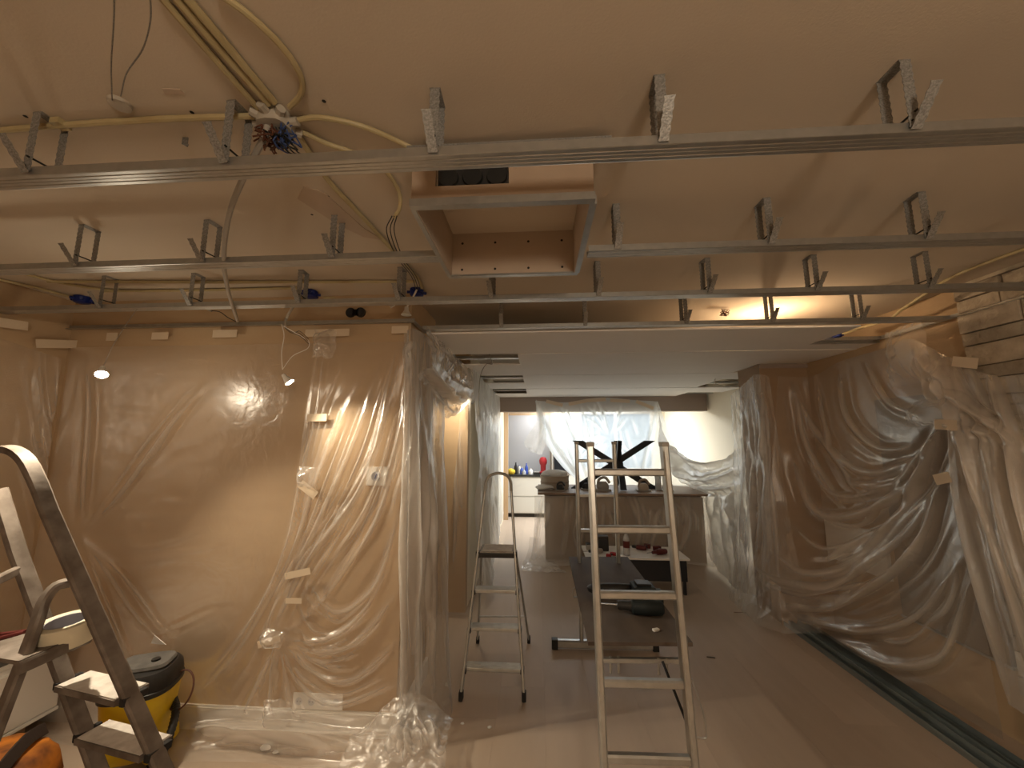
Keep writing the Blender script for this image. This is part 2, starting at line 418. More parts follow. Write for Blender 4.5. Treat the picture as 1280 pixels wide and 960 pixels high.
def strip(mb, p0, p1, w, t, wdir, teeth=0):
    """flat strip from p0 to p1, width along wdir, toothed edges"""
    p0, p1, wd = Vector(p0), Vector(p1), Vector(wdir).normalized(); d = p1-p0; nrm = d.cross(wd).normalized()*t/2
    n = max(1, teeth*2); L_, R_ = [], []
    for i in range(n+1):
        k = (w/2)*(1.0 if i % 2 == 0 else .80) if teeth else w/2
        c = p0+d*(i/n); L_.append(c-wd*k); R_.append(c+wd*k)
    vs = [q+nrm for q in L_]+[q+nrm for q in R_]+[q-nrm for q in L_]+[q-nrm for q in R_]; m_ = n+1; fs = []
    for i in range(n):
        fs += [(i, i+1, m_+i+1, m_+i), (2*m_+i, 3*m_+i, 3*m_+i+1, 2*m_+i+1), (i, 2*m_+i, 2*m_+i+1, i+1), (m_+i, m_+i+1, 3*m_+i+1, 3*m_+i)]
    fs += [(0, m_, 3*m_, 2*m_), (n, 2*m_+n, 3*m_+n, m_+n)]
    return mb.add(vs, fs)
HZ = ZC
def make_hanger(side=1):
    t = thing('ceiling_hanger', 'x', 'hanger')
    top = ZC-ZG
    strip(MB(), (0, -.033, top-.001), (0, .033, top-.001), .030, .0014, (1, 0, 0)).build('top_strap', 'hang', t, world=False)
    for s in (-1, 1):
        strip(MB(), (0, s*.033, top-.001), (0, s*.033, .012), .030, .0014, (1, 0, 0), teeth=9).build('side_strap', 'hang', t, world=False)
    for y0_, y1_, z1_, ln in ((-.034, -.090, .085, 4), (.034, .078, .055, 3)):
        tb = MB(); strip(tb, (0, y0_, .006), (side*.006, y1_, z1_), .028, .0014, (1, 0, 0), teeth=ln)
        tb.build('bent_tab', 'hang', t, world=False)
    c = MB(); c.tube([(.004, -.040, .055), (.004, .040, .055)], .0028, 6)
    c.tube([(-.006, -.036, .030), (-.012, .036, .036)], .0022, 6)
    c.build('screw_pin', 'blackw', t, world=False)
    return t
protos = {1: make_hanger(1), -1: make_hanger(-1)}; used = {1: False, -1: False}
rows = [
    ([-1.47, -.865, -.275, .335, .945], 'nearest', ''),
    ([-2.05, -1.45, -.868, .335, .93, 1.515], 'second', ''),
    ([-2.56, -2.0, -1.35, -.765, -.245, .335, .915, 1.46, 2.01], 'third', ''),
    ([-.245, .335, 1.0, 1.56, 2.12], 'fourth', '')]
for (xs, rowname, _), y in zip(rows, BY):
    for i, x in enumerate(xs):
        s = -1 if x < .3 else 1
        if not used[s]: o = protos[s]; used[s] = True
        else: o = copy_tree(protos[s])
        o.location = (x, y, ZG); o.rotation_euler = (0, 0, random.uniform(-.09, .09))
        o['label'] = 'perforated steel hanger on the %s ceiling profile, %s%s' % (rowname, ORD[i], '' if i == 0 else ' from left')
        o['group'] = 'perforated hangers on the %s ceiling profile' % rowname
for s in (1, -1):
    if not used[s]: bpy.data.objects.remove(protos[s])

# open recess box hanging in the grid
bx = thing('ceiling_box', 'open bottomed brown board box framed with steel between ceiling profiles', 'box', (-.10, 1.4, ZG-.01))
X0, X1, Y0, Y1 = -.405, .185, 1.135, 1.70
z0, z1 = ZG-.005, ZC
b_ = MB(); hx0, hx1, hz0, hz1 = -.325, -.085, z0+.065, z0+.135
b_.bb((X0, Y0, z0), (hx0, Y0+.0125, z1)).bb((hx1, Y0, z0), (X1, Y0+.0125, z1)).bb((hx0, Y0, z0), (hx1, Y0+.0125, hz0)).bb((hx0, Y0, hz1), (hx1, Y0+.0125, z1))
b_.build('front_board', 'mdf', bx)
MB().bb((X0, Y1-.0125, z0), (X1, Y1, z1)).build('back_board', 'mdfin', bx)
MB().bb((X0, Y0+.0125, z0), (X0+.0125, Y1-.0125, z1)).build('side_board', 'mdfin', bx)
MB().bb((X1-.0125, Y0+.0125, z0), (X1, Y1-.0125, z1)).build('side_board', 'mdfin', bx)
for p0, p1 in (((X0-.004, Y0-.004, z0-.004), (X1+.004, Y0+.022, z0+.022)), ((X0-.004, Y1-.02, z0-.004), (X1+.004, Y1+.004, z0+.004)),
               ((X0-.006, Y0+.022, z0-.004), (X0+.010, Y1-.02, z0+.026)), ((X1-.010, Y0+.022, z0-.004), (X1+.012, Y1-.02, z0+.026))):
    MB().bb(p0, p1).build('edge_profile', 'steel', bx)
MB().bb((X0-.01, Y0-.035, z1-.045), (X1+.055, Y0-.004, z1-.022)).build('top_rail', 'hang', bx)
sk = MB().bb((hx0+.004, Y0+.014, hz0-.004), (hx1-.004, Y0+.055, hz1+.004))
so = sk.build('socket_housing', 'black', bx)
for i in range(3):
    cx = hx0+.04+i*.08
    MB().lathe((cx, Y0+.004, (hz0+hz1)/2), [(.032, 0), (.034, .004), (.034, .012), (.026, .013), (.024, .006)], 18, axis='Y').build('socket_ring', 'blackw', so, smooth=True)
scr = MB()
for i in range(4):
    for zz in (z0+.03, z1-.05): scr.lathe((X0+.06+i*.155, Y1-.0125, zz), [(.006, -.002), (.004, 0)], 8, axis='Y')
scr.build('screw_heads', 'blackw', bx, kind='stuff')

# white panel ceiling of the rear part
pc = thing('panel_ceiling', 'white suspended panel ceiling with open strips over the rear room', 'ceiling panels', (1.0, 4.8, ZG))
rowsY = [2.645, 3.33, 3.82, 4.50, 5.15, 5.77, 6.40, 6.96]
for i in range(7):
    ya, yb = rowsY[i]+.004, rowsY[i+1]-.004
    xa = -.17 if i in (1, 3, 5) else -.79
    xb = 2.675 if yb < 4.0 else (2.20 if i in (2,) else XK-.03)
    if i == 2: xb = 2.22
    if i == 4: xb = 2.33
    if i == 6: xb = 2.45
    dz = (.0015, -.002, .001, -.0015, .002, -.001, .001)[i]
    if i == 0:
        vs2 = [(xa, ya), (2.17, ya), (2.17, 3.15), (xb, 3.15), (xb, yb), (xa, yb)]
    elif i == 2:
        vs2 = [(xa, ya), (2.68, ya), (2.68, 3.96), (2.22, 3.96), (2.22, yb), (xa, yb)]
    elif i == 3:
        vs2 = [(xa, ya), (3.0, ya), (3.0, yb-.18), (2.35, yb-.18), (2.30, yb), (xa, yb)]
    else:
        vs2 = [(xa, ya), (xb, ya), (xb, yb), (xa, yb)]
    n = len(vs2); mb = MB().add([(a, b, ZG-.014+dz) for a, b in vs2]+[(a, b, ZG-.0015+dz) for a, b in vs2],
        [tuple(range(n)), tuple(range(n, 2*n))[::-1]]+[(k, (k+1) % n, n+(k+1) % n, n+k) for k in range(n)])
    mb.build('panel', 'board', pc)
for y in (3.10, 3.60, 4.20, 4.80, 5.45, 6.10, 6.7):
    MB().bb((-.80, y-.03, ZG), (XR-.05 if y < 4 else XK-.05, y+.03, ZG+.027)).build('carrier', 'steel', pc)
MB().bb((-.80, 3.02, ZG-.012), (-.775, 6.95, ZG+.03)).build('edge_profile', 'steel', pc)

# ============================================================ ELECTRICS ON THE CEILING
zc = ZC-.012
def A(px, py, z=zc): return at(px, py, Z=z)
def conduit(pts, label, r=.0095, m='conduit', cat='conduit', name='conduit', k=5, group=None):
    return MB().tube(smooth_path(pts, k), r, 8).build(name, m, smooth=True, label=label, cat=cat, group=group)
conduit([A(195, -12), A(262, 66), A(325, 138)], 'yellow conduit on ceiling, left one of the three diagonal runs to the junction box', r=.009)
conduit([A(212, -12), A(275, 62), A(336, 130)], 'yellow conduit on ceiling, middle one of the three diagonal runs to the junction box', r=.010)
conduit([A(226, -12), A(288, 62), A(343, 128)], 'yellow conduit on ceiling, right one of the three diagonal runs to the junction box', r=.010)
conduit([A(268, -12), A(310, 18), A(352, 58), A(376, 95), A(376, 118), A(362, 134)], 'curved yellow conduit looping from the top edge into the junction box', r=.008)
conduit([A(-30, 166), A(72, 157), A(200, 149), A(322, 145)], 'long straight yellow conduit on ceiling running left of the junction box', r=.009)
cl = MB().box(A(76, 155, ZC-.010), (.03, .035, .018)); cl.build('conduit_clip', 'conduit', label='yellow clip holding the long left conduit on the ceiling', cat='clip')
conduit([A(372, 150), A(400, 147), A(450, 157), A(500, 178), A(540, 200, ZC-.04), A(556, 225, ZC-.09)], 'yellow conduit bending from the junction box to the open box', r=.008)
conduit([A(378, 165), A(410, 180), A(445, 192), A(480, 212), (A(498, 238, ZC-.02)), A(500, 258, ZC-.06), A(493, 272, ZC-.09)], 'yellow conduit from the junction box ending in loose black wires', r=.008)
for dx in (0, .007):
    pass
lw_ = MB()
for k in range(3):
    q = k*3-3
    lw_.tube(smooth_path([A(493+q, 270, ZC-.09), A(488+q*1.6, 290, ZC-.11), A(500+q*1.2, 322, ZC-.12), A(517+q, 345, ZC-.10), A(523+q, 362, ZC-.05)], 5), .0022, 5)
lw_.build('cable_tail', 'blackw', smooth=True, label='loose black wires hanging from conduit end to the blue box', cat='wires')
conduit([A(372, 168), A(410, 225), A(450, 268), A(492, 314), A(520, 345), A(528, 360)], 'yellow conduit on ceiling running back beside the open box', r=.0095)
for i, (yy, c0, c1) in enumerate(((0, (60, 352), (520, 352)), (1, (130, 364), (372, 360)), (2, (405, 372), (515, 372)))):
    a0 = A(*c0); a1 = A(*c1)
    conduit([a0, ((a0[0]+a1[0])/2, (a0[1]+a1[1])/2+.01, zc), a1],
            ['upper long yellow conduit between the second and third profile', 'lower yellow conduit ending at the middle blue box', 'short yellow conduit between the two right blue boxes'][i], r=.009)
conduit([A(-20, 345), A(55, 362), A(95, 373)], 'yellow conduit on ceiling leading to the left blue box', r=.008)
conduit([A(-25, 325), A(60, 350), A(130, 362), A(180, 364)], 'curved yellow conduit on ceiling at the left wall', r=.008)
conduit([A(1290, 308), A(1235, 328), A(1180, 352), A(1120, 392), A(1085, 408)], 'pale conduit on ceiling near the stone wall', r=.009)
conduit([A(1165, 362, 2.60), A(1130, 385, 2.55), A(1104, 402, 2.52), (2.35, 3.1, 2.52)], 'pale yellow conduit dropping behind the third profile at right', r=.009)
conduit([A(1100, 402, 2.54), A(1075, 410, 2.52), A(1050, 419, 2.50)], 'short pale conduit in the ceiling notch by the right wall', r=.009)
# junction box with its tangle of wires
jc = Vector(A(346, 146, ZC))
jb = thing('junction_box', 'open grey ceiling junction box with a tangle of coloured wires', 'junction box', (jc.x, jc.y, ZC-.07))
MB().lathe((jc.x, jc.y, ZC-.045), [(.036, 0), (.046, .0), (.048, .045)], 12, n=3).build('housing', 'jbox', jb, smooth=True)
for a in range(8):
    an = a*math.pi/4; MB().tube([(jc.x+.04*math.cos(an), jc.y+.04*math.sin(an), ZC-.022), (jc.x+.068*math.cos(an), jc.y+.068*math.sin(an), ZC-.02)], .013, 8).build('spout', 'jbox', jb, smooth=True)
wr = random.Random(5)
for m_, n_, cx in (('copper', 16, -.01), ('bluew', 7, .035), ('blackw', 5, .02)):
    wm = MB()
    for i in range(n_):
        p = [(jc.x+cx+wr.uniform(-.02, .02), jc.y+wr.uniform(-.02, .02), ZC-.03)]
        for j in range(4): p.append((jc.x+cx+wr.uniform(-.035, .035), jc.y+wr.uniform(-.04, .03), ZC-.05-wr.uniform(0, .055)))
        wm.tube(smooth_path(p, 4), .0024, 5)
    if m_ == 'blackw':
        for i in range(3):
            wm.tube(smooth_path([(jc.x+.01, jc.y, ZC-.05), A(352+i*6, 178, ZC-.10), A(360+i*6, 190, ZC-.12), A(372+i*4, 194, ZC-.10)], 4), .0022, 5)
    wm.build('wires', m_, jb, smooth=True)
conduit([(jc.x-.01, jc.y-.02, ZC-.05), A(330, 172, ZC-.08), A(303, 225, ZC-.13), A(285, 275, ZC-.17), A(280, 330, 2.47), A(287, 370, 2.45), A(297, 401, 2.445)],
        'thick grey flexible conduit hanging in an arc from the junction box', r=.0095, m='greyc')
# hanging string loop with disc
dc = A(150, 130, ZC-.004)
pd = thing('ceiling_disc', 'small round ceiling plate with two hanging strings at top left', 'ceiling plate', (dc[0], dc[1], ZC-.02))
MB().lathe((dc[0], dc[1], ZC-.014), [(.018, 0), (.026, .004), (.028, .014)], 18).build('plate', 'jbox', pd, smooth=True)
for pts in ([A(143, -12, ZC-.15), A(142, 30, ZC-.11), A(139, 80, ZC-.05), A(140, 125, ZC-.012)], [A(187, -12, ZC-.15), A(188, 25, ZC-.11), A(178, 62, ZC-.07), A(158, 92, ZC-.04), A(151, 120, ZC-.012)]):
    MB().tube(smooth_path(pts, 6), .0016, 5).build('string', 'hang', pd, smooth=True)
hk = A(232, 172, ZC)
MB().box((hk[0], hk[1], ZC-.012), (.018, .004, .024)).box((hk[0]+.006, hk[1], ZC-.026), (.012, .004, .01), ry=.5).build('ceiling_hook', 'hang', label='small bent metal hook on ceiling left of the junction box', cat='hook')
# blue boxes
for (px, py, lab) in ((103, 374, 'dark blue junction box by the left wall'), (388, 367, 'dark blue spiky junction box at the middle conduit end'), (521, 365, 'dark blue junction box above the partition corner'), (1047, 419, 'small dark blue box in the ceiling notch at right')):
    s = .6 if px > 1000 else 1
    c = Vector(A(px, py, ZC-.02)) if px < 1000 else Vector(A(px, py, ZG+.03))
    t = thing('blue_junction_box', lab, 'junction box', (c.x, c.y, c.z-.03))
    MB().lathe((c.x, c.y, c.z-.028*s), [(.034*s, 0), (.042*s, .006*s), (.042*s, .045*s)], 14, n=2.5).build('housing', 'blue', t, smooth=True)
    for a in range(6):
        an = a*math.pi/3+.3
        MB().tube([(c.x+.038*s*math.cos(an), c.y+.038*s*math.sin(an), c.z-.004), (c.x+.062*s*math.cos(an), c.y+.062*s*math.sin(an), c.z-.006)], .009*s, 6).build('spout', 'blue', t)
# black double socket box on the partition above the angle profile
c = Vector(at(445, 391, Y=YP))
t = thing('double_wall_box', 'black double round wall box on the brown partition above the profile', 'wall box', (c.x, c.y-.01, c.z-.03))
for dx in (-.034, .034):
    MB().lathe((c.x+dx, c.y-.012, c.z), [(.033, 0), (.034, .012), ], 18, axis='Y').build('cup', 'black', t, smooth=True)
    MB().lathe((c.x+dx, c.y-.0125, c.z), [(.020, 0), (.020, .003)], 14, axis='Y').build('inner_ring', 'blackm', t, smooth=True)
MB().bb((c.x-.025, c.y-.012, c.z-.02), (c.x+.025, c.y, c.z+.02)).build('bridge', 'black', t)
# white device at the partition corner
c = Vector(at(508, 390, Y=2.36))
t = thing('sensor', 'white plug shaped device hanging at the partition corner', 'device', (c.x, c.y, c.z-.04))
MB().lathe((c.x, c.y, c.z-.02), [(.034, 0), (.030, .006), (.014, .030), (.012, .055)], 14).build('cap', 'whitep', t, smooth=True)
MB().tube(smooth_path([(c.x, c.y, c.z+.03), A(516, 372, ZC-.09), A(521, 362, ZC-.05)], 5), .006, 6).build('cable', 'whitep', t, smooth=True)
c = Vector(at(492, 381, Y=2.2)); MB().box(c, (.05, .015, .014), rz=.3, ry=-.7).build('terminal_block', 'whitep', label='small white terminal block beside the corner hanger', cat='connector')
# connector on thin black wire by the left conduit end
p_ = [at(262, 388, Y=2.36), at(275, 390, Y=2.37), at(285, 397, Y=2.38), at(297, 403, Y=2.38)]
t = thing('wire_end', 'thin black wire with pale connector at the grey conduit end', 'wire', p_[0])
MB().tube(smooth_path(p_, 5), .003, 6).build('wire', 'blackw', t, smooth=True)
MB().box(p_[0], (.03, .014, .012), ry=.3).build('connector', 'jbox', t)
wv = MB()
for k in range(7):
    cc = Vector(A(905, 389, ZC-.02)); pp = [(cc.x+wr.uniform(-.03, .04), cc.y+wr.uniform(-.03, .03), ZC-.01-wr.uniform(0, .05)) for _ in range(4)]
    wv.tube(smooth_path(pp, 4), .0028, 5)
wv.build('wire_bundle', 'copper', smooth=True, label='small tangle of brown wires on ceiling behind the fourth profile', cat='wires')
conduit([(-.47, 3.45, 2.55), (-.42, 3.55, 2.40), at(608, 455, Y=3.8), at(600, 473, Y=3.75), at(598, 520, Y=3.7)], 'thin grey cable hanging out of the first ceiling opening', r=.004, m='greyc', cat='cable', name='cable')
conduit([(2.30, 4.95, 2.52), at(893, 478, Y=4.9), at(908, 483, Y=4.7), at(922, 480, Y=4.55)], 'thin grey cable looping from the ceiling opening by the brown pier', r=.004, m='greyc', cat='cable', name='cable')
# filler smear and holes in ceiling
for i, (px, py) in enumerate(((32, 145), (240, 140), (405, 126), (410, 245), (390, 268), (444, 283))):
    c = A(px, py, ZC); MB().lathe((c[0], c[1], ZC-.0015), [(.006, 0), (.004, .0015)], 8).build('ceiling_plug', 'blackw', label='dark drill hole in the ceiling, %s' % ['far left near the long conduit', 'left of the junction box', 'right of the junction box', 'beside the rear conduit', 'in the patched area', 'behind the patched area'][i], cat='drill hole')
def patch(pts, lab):
    q = [A(a, b, ZC) for a, b in pts]; n = len(q)
    MB().add([(a, b, ZC-.0025) for a, b, _ in q]+[(a, b, ZC) for a, b, _ in q], [tuple(range(n)), tuple(range(n, 2*n))[::-1]]+[(k, (k+1) % n, n+(k+1) % n, n+k) for k in range(n)]).build('filler_patch', 'mdfin', label=lab, cat='filler')
patch([(372, 248), (380, 232), (405, 240), (455, 285), (480, 300), (455, 296), (425, 282)], 'long patch of pale filler on ceiling beside the rear conduit')
patch([(203, 110), (225, 111), (231, 117), (206, 117)], 'small smear of filler on ceiling left of the diagonal conduits')

# ============================================================ LAMPS
bc = Vector(at(127, 468, Y=1.90))
t = thing('hanging_spot', 'brightly glaring spot lamp hanging on a thin cable at left', 'lamp', (bc.x, bc.y, bc.z-.05))
bd = Vector((.50, -.42, -.76)).normalized(); bq = Vector((0, 0, 1)).rotation_difference(-bd).to_matrix()
MB().lathe(bc, [(.027, 0), (.027, .006), (.018, .028), (.012, .05), (.010, .06)], 16, tilt=bq).build('reflector', 'whitep', t, smooth=True)
MB().lathe(bc+bd*.004, [(.008, -.012), (.018, -.008), (.025, .001), (.025, .003)], 16, tilt=bq).build('lens', 'bulb', t, smooth=True)
MB().tube(smooth_path([bc-bd*.06, (bc.x-.02, bc.y+.06, bc.z+.20), (bc.x+.01, BY[2]-.01, ZG+.02), (bc.x+.05, BY[2], ZG+.035)], 5), .0013, 5).build('cable', 'hang', t, smooth=True)
light('SPOT', 'hanging_spot_light', bc+bd*.02, 112, WARM, .02, bc+bd, angle=2.25, blend=.45)
light('POINT', 'hanging_spot_spill', bc+bd*.07, 3, WARM, .05)
# pendant spot by the partition
Y_ = 2.16
sc_ = Vector(at(362, 478, Y=Y_))
t = thing('hanging_spot', 'small white spot lamp hanging on twin white wires by the partition', 'lamp', (sc_.x, sc_.y, sc_.z-.03))
d = Vector((.62, .18, -.75)).normalized(); q = Vector((0, 0, 1)).rotation_difference(-d).to_matrix()
MB().lathe(sc_, [(.027, 0), (.027, .006), (.018, .028), (.012, .05), (.010, .06)], 16, tilt=q).build('reflector', 'whitep', t, smooth=True)
MB().lathe(sc_+d*.002, [(.024, 0), (.022, .002)], 16, tilt=q).build('lens', 'bulbs', t)
for pts in ([(353, 462), (352, 440), (355, 420), (352, 405)], [(353, 462), (366, 445), (384, 436), (386, 427), (376, 420), (355, 408)]):
    MB().tube(smooth_path([at(a, b, Y=Y_) for a, b in pts], 6), .0024, 5).build('wire', 'whitep', t, smooth=True)
tw = MB()
for k in range(3): tw.tube(smooth_path([at(354, 407, Y=Y_), at(362+3*k, 415, Y=Y_+.01), at(375, 420-k*3, Y=Y_-.01), at(386, 430-k*3, Y=Y_)], 5), .0018, 5)
tw.build('wire_tail', 'blackw', t, smooth=True)
conduit([A(372, 372, 2.50), at(365, 385, Y=2.18), at(358, 398, Y=2.24), at(356, 408, Y=Y_)], 'short cream flexible conduit above the hanging spot lamp', r=.0085, m='jbox')
light('SPOT', 'hanging_spot_light', sc_+d*.012, 30, WARM, .02, Vector((-.75, 2.44, 1.0)), angle=1.6, blend=.9)
# lamp lying on top of the panels
MBv = thing('lamp_on_panels', 'bare warm lamp lying on the panels behind the fourth profile', 'lamp', (1.75, 2.98, ZG))
MB().lathe((1.75, 2.98, ZG+.030), [(.008, -.022), (.024, -.012), (.026, 0), (.018, .016), (.010, .024)], 14).build('bulb', 'bulbv', MBv, smooth=True)
MB().tube([(1.75, 2.98, ZG+.054), (1.76, 2.99, ZG+.075)], .012, 10).build('socket', 'black', MBv)
MB().tube(smooth_path([(1.76, 2.99, ZG+.075), (1.85, 3.2, ZG+.12), (1.9, 3.5, ZG+.04)], 4), .003, 5).build('cable', 'blackw', MBv)
# lamp behind the plastic at the passage
hp = Vector((-.80, 3.66, 2.14))
t = thing('passage_spot', 'small black lamp behind the plastic at the passage', 'lamp', (hp.x, hp.y, hp.z-.03))
MB().lathe(hp, [(.022, 0), (.026, .02), (.012, .05)], 14).build('shade', 'black', t, smooth=True)
MB().lathe(hp, [(.018, -.003), (.018, -.001)], 14).build('lens', 'bulbs', t)
MB().tube(smooth_path([(hp.x, hp.y, hp.z+.05), (hp.x-.02, hp.y-.03, hp.z+.15), (hp.x+.05, hp.y, ZG)], 4), .003, 5).build('cable', 'blackw', t)
light('SPOT', 'passage_spot_light', hp-Vector((0, 0, .012)), 26, WARM, .015, Vector((-.80, 4.3, 1.2)), angle=2.2, blend=.7)
# added glowing globe on a cord behind the camera, unseen fill light
t = thing('fill_globe', 'unseen round fill light added behind the viewpoint', 'lamp', (.6, -1.6, 1.9))
MB().lathe((.6, -1.6, 2.12), [(.02, -.24), (.15, -.20), (.24, -.07), (.25, 0), (.21, .13), (.09, .22)], 24).build('globe', 'fillglow', t, smooth=True)
MB().tube([(.6, -1.6, 2.34), (.6, -1.6, ZC)], .012, 12).build('cord', 'whitep', t, smooth=True)

# ============================================================ PLASTIC SHEETS
def vnoise(P, seed=0):
    """smooth value noise, P (n,3)"""
    r = np.random.RandomState(seed); T = r.rand(32, 32, 32).astype(np.float32)
    i = np.floor(P).astype(int); f = P-i; f = f*f*(3-2*f); o = 0
    for dx in (0, 1):
        for dy in (0, 1):
            for dz in (0, 1):
                wgt = (f[:, 0] if dx else 1-f[:, 0])*(f[:, 1] if dy else 1-f[:, 1])*(f[:, 2] if dz else 1-f[:, 2])
                o = o+wgt*T[(i[:, 0]+dx) % 32, (i[:, 1]+dy) % 32, (i[:, 2]+dz) % 32]
    return o
def ridged(P, seed=0, octs=3):
    o = 0; a = 1; tot = 0
    for k in range(octs):
        # warp so creases do not follow the noise grid
        q = P*(1.9**k); w_ = np.stack([vnoise(q*.7+7.3, seed+11+k), vnoise(q*.7+3.1, seed+17+k), vnoise(q*.7+9.7, seed+23+k)], 1)
        n = vnoise(q+w_*1.6, seed+k); o = o+a*(1-np.abs(2*n-1)*1.6).clip(-1, 1); tot += a; a *= .5
    return o/tot
def pixs(V):
    q = V-np.array([0, 0, HC]); d = q@fw
    return np.stack([640+FPX*(q@rt)/d, 480-FPX*(q@up)/d], 1), d
def crom(a, b, c, d, t): return .5*((2*b)+(-a+c)*t+(2*a-5*b+4*c-d)*t*t+(-a+3*b-3*c+d)*t**3)
def resample(rowsP, n):
    """rowsP: (k,...) control points -> n samples, Catmull-Rom"""
    R = np.concatenate([[2*rowsP[0]-rowsP[1]], rowsP, [2*rowsP[-1]-rowsP[-2]]]); k = len(rowsP)
    out = []
    for u in np.linspace(0, k-1-1e-6, n):
        i = int(u); out.append(crom(R[i], R[i+1], R[i+2], R[i+3], u-i))
    return np.array(out)
def sheet(name, ctrl, nu, nv, folds, label, m='film', noise=(.006, 3.0), crumple=0.0, cs=7.0, stretch=(1, 1, 1), group=None, side=None, seed=1, cut=None, lo=None):
    """ctrl: grid of 3D control points; folds: lines seen in the photo (pixels) projected on to the sheet"""
    C = np.array(ctrl, float)
    G = resample(C, nv)                       # nv x cols x 3
    G = np.transpose(resample(np.transpose(G, (1, 0, 2)), nu), (1, 0, 2))   # nv x nu x 3
    du = np.gradient(G, axis=1); dv = np.gradient(G, axis=0)
    N_ = np.cross(du, dv); N_ /= (np.linalg.norm(N_, axis=2, keepdims=True)+1e-9)
    V = G.reshape(-1, 3); Nn = N_.reshape(-1, 3)
    ref = np.array([0, 0, HC])-V if side is None else np.tile(np.array(side, float), (len(V), 1))
    s = np.sign((Nn*ref).sum(1)); s[s == 0] = 1; Nn = Nn*s[:, None]
    px, dep = pixs(V)
    h = np.zeros(len(V)); gth = np.zeros(len(V))
    for F in folds:
        pts = np.array(F[0], float); amp = F[1]; wd = F[2]; asym = F[3] if len(F) > 3 else 0.0
        if len(pts) > 2: pts = resample(pts, max(8, 5*len(pts)))
        best = np.full(len(V), 1e9); sg = np.zeros(len(V)); along = np.zeros(len(V)); L_ = 0
        segs = np.linalg.norm(np.diff(pts, axis=0), axis=1); tot = segs.sum(); acc = 0
        lo_, hi_ = pts.min(0)-5*wd, pts.max(0)+5*wd
        idx = np.where((px[:, 0] > lo_[0]) & (px[:, 0] < hi_[0]) & (px[:, 1] > lo_[1]) & (px[:, 1] < hi_[1]))[0]
        if len(idx) == 0: continue
        q = px[idx]; bb_ = np.full(len(idx), 1e9); sgn = np.zeros(len(idx)); al = np.zeros(len(idx))
        for i in range(len(pts)-1):
            a, b = pts[i], pts[i+1]; ab = b-a; l2 = (ab@ab)+1e-9
            t = (((q-a)@ab)/l2); tc = t.clip(0, 1); dvec = q-(a+tc[:, None]*ab); dd = np.hypot(dvec[:, 0], dvec[:, 1])
            cr = np.sign(ab[0]*dvec[:, 1]-ab[1]*dvec[:, 0]); mk = dd < bb_
            bb_[mk] = dd[mk]; sgn[mk] = cr[mk]; al[mk] = (acc+tc[mk]*segs[i])/tot; acc += segs[i]
        env = np.sin(np.pi*al.clip(0.01, .99))**.7
        x = bb_*sgn/wd
        prof = np.exp(-np.abs(x)**1.5)*(1.0)-.45*np.exp(-((x-1.9)**2))-.45*np.exp(-((x+1.9)**2))*(1-asym)
        h[idx] += amp*prof*env
        gth[idx] = np.maximum(gth[idx], np.exp(-(x/.8)**2)*env*min(1, amp/.018))
    st_ = np.array(stretch)
    h += noise[0]*(ridged(V*noise[1]*st_, seed, 3))
    D = V+Nn*h[:, None]
    if crumple:
        for k_, ax in enumerate(np.eye(3)):
            D = D+ax[None, :]*(crumple*(ridged(V*cs*st_, seed+40+k_, 3)-.25))[:, None]
    if lo is not None: D[:, 2] = np.maximum(D[:, 2], lo)
    fs = []
    keep = np.ones((nv, nu), bool)
    ii = np.arange(nv*nu).reshape(nv, nu)
    quads = np.stack([ii[:-1, :-1], ii[:-1, 1:], ii[1:, 1:], ii[1:, :-1]], -1).reshape(-1, 4)
    if cut is not None:
        pc_, _ = pixs(D[quads].mean(1)); ok = cut(pc_); quads = quads[ok]
    me = bpy.data.meshes.new(name)
    org = np.array([(D[:, 0].min()+D[:, 0].max())/2, (D[:, 1].min()+D[:, 1].max())/2, D[:, 2].min()])
    me.from_pydata((D-org).tolist(), [], quads.tolist()); me.update()
    me.polygons.foreach_set('use_smooth', [True]*len(me.polygons))
    ga = me.attributes.new('gather', 'FLOAT', 'POINT'); ga.data.foreach_set('value', gth.astype(np.float32))
    me.materials.append(M[m]); o = bpy.data.objects.new(name, me); COL.objects.link(o); o.location = org
    return props(o, label, 'plastic sheet', group)
def jit(a, s): return (a[0]+rng.uniform(-s, s), a[1]+rng.uniform(-s, s))
def bundle(lines, n, spread, amp, wd):
    """n fine folds interpolated between neighbouring guide lines"""
    out = []
    for _ in range(n):
        i = rng.randint(len(lines)-1); t = rng.rand(); A_, B_ = np.array(lines[i], float), np.array(lines[i+1], float)
        k = min(len(A_), len(B_)); L_ = A_[:k]*(1-t)+B_[:k]*t
        a0 = rng.uniform(0, .4); a1 = rng.uniform(a0+.3, 1)
        Rz = resample(L_, 12) if k > 2 else L_[0]+np.linspace(0, 1, 12)[:, None]*(L_[1]-L_[0])
        Rz = Rz[int(a0*11):max(int(a1*11)+1, int(a0*11)+3)][::3 if a1-a0 > .5 else 2]
        if len(Rz) < 2: continue
        Rz = Rz+rng.uniform(-spread, spread, Rz.shape)
        out.append((Rz.tolist(), amp*rng.uniform(.5, 1.2), wd*rng.uniform(.6, 1.4)))
    return out

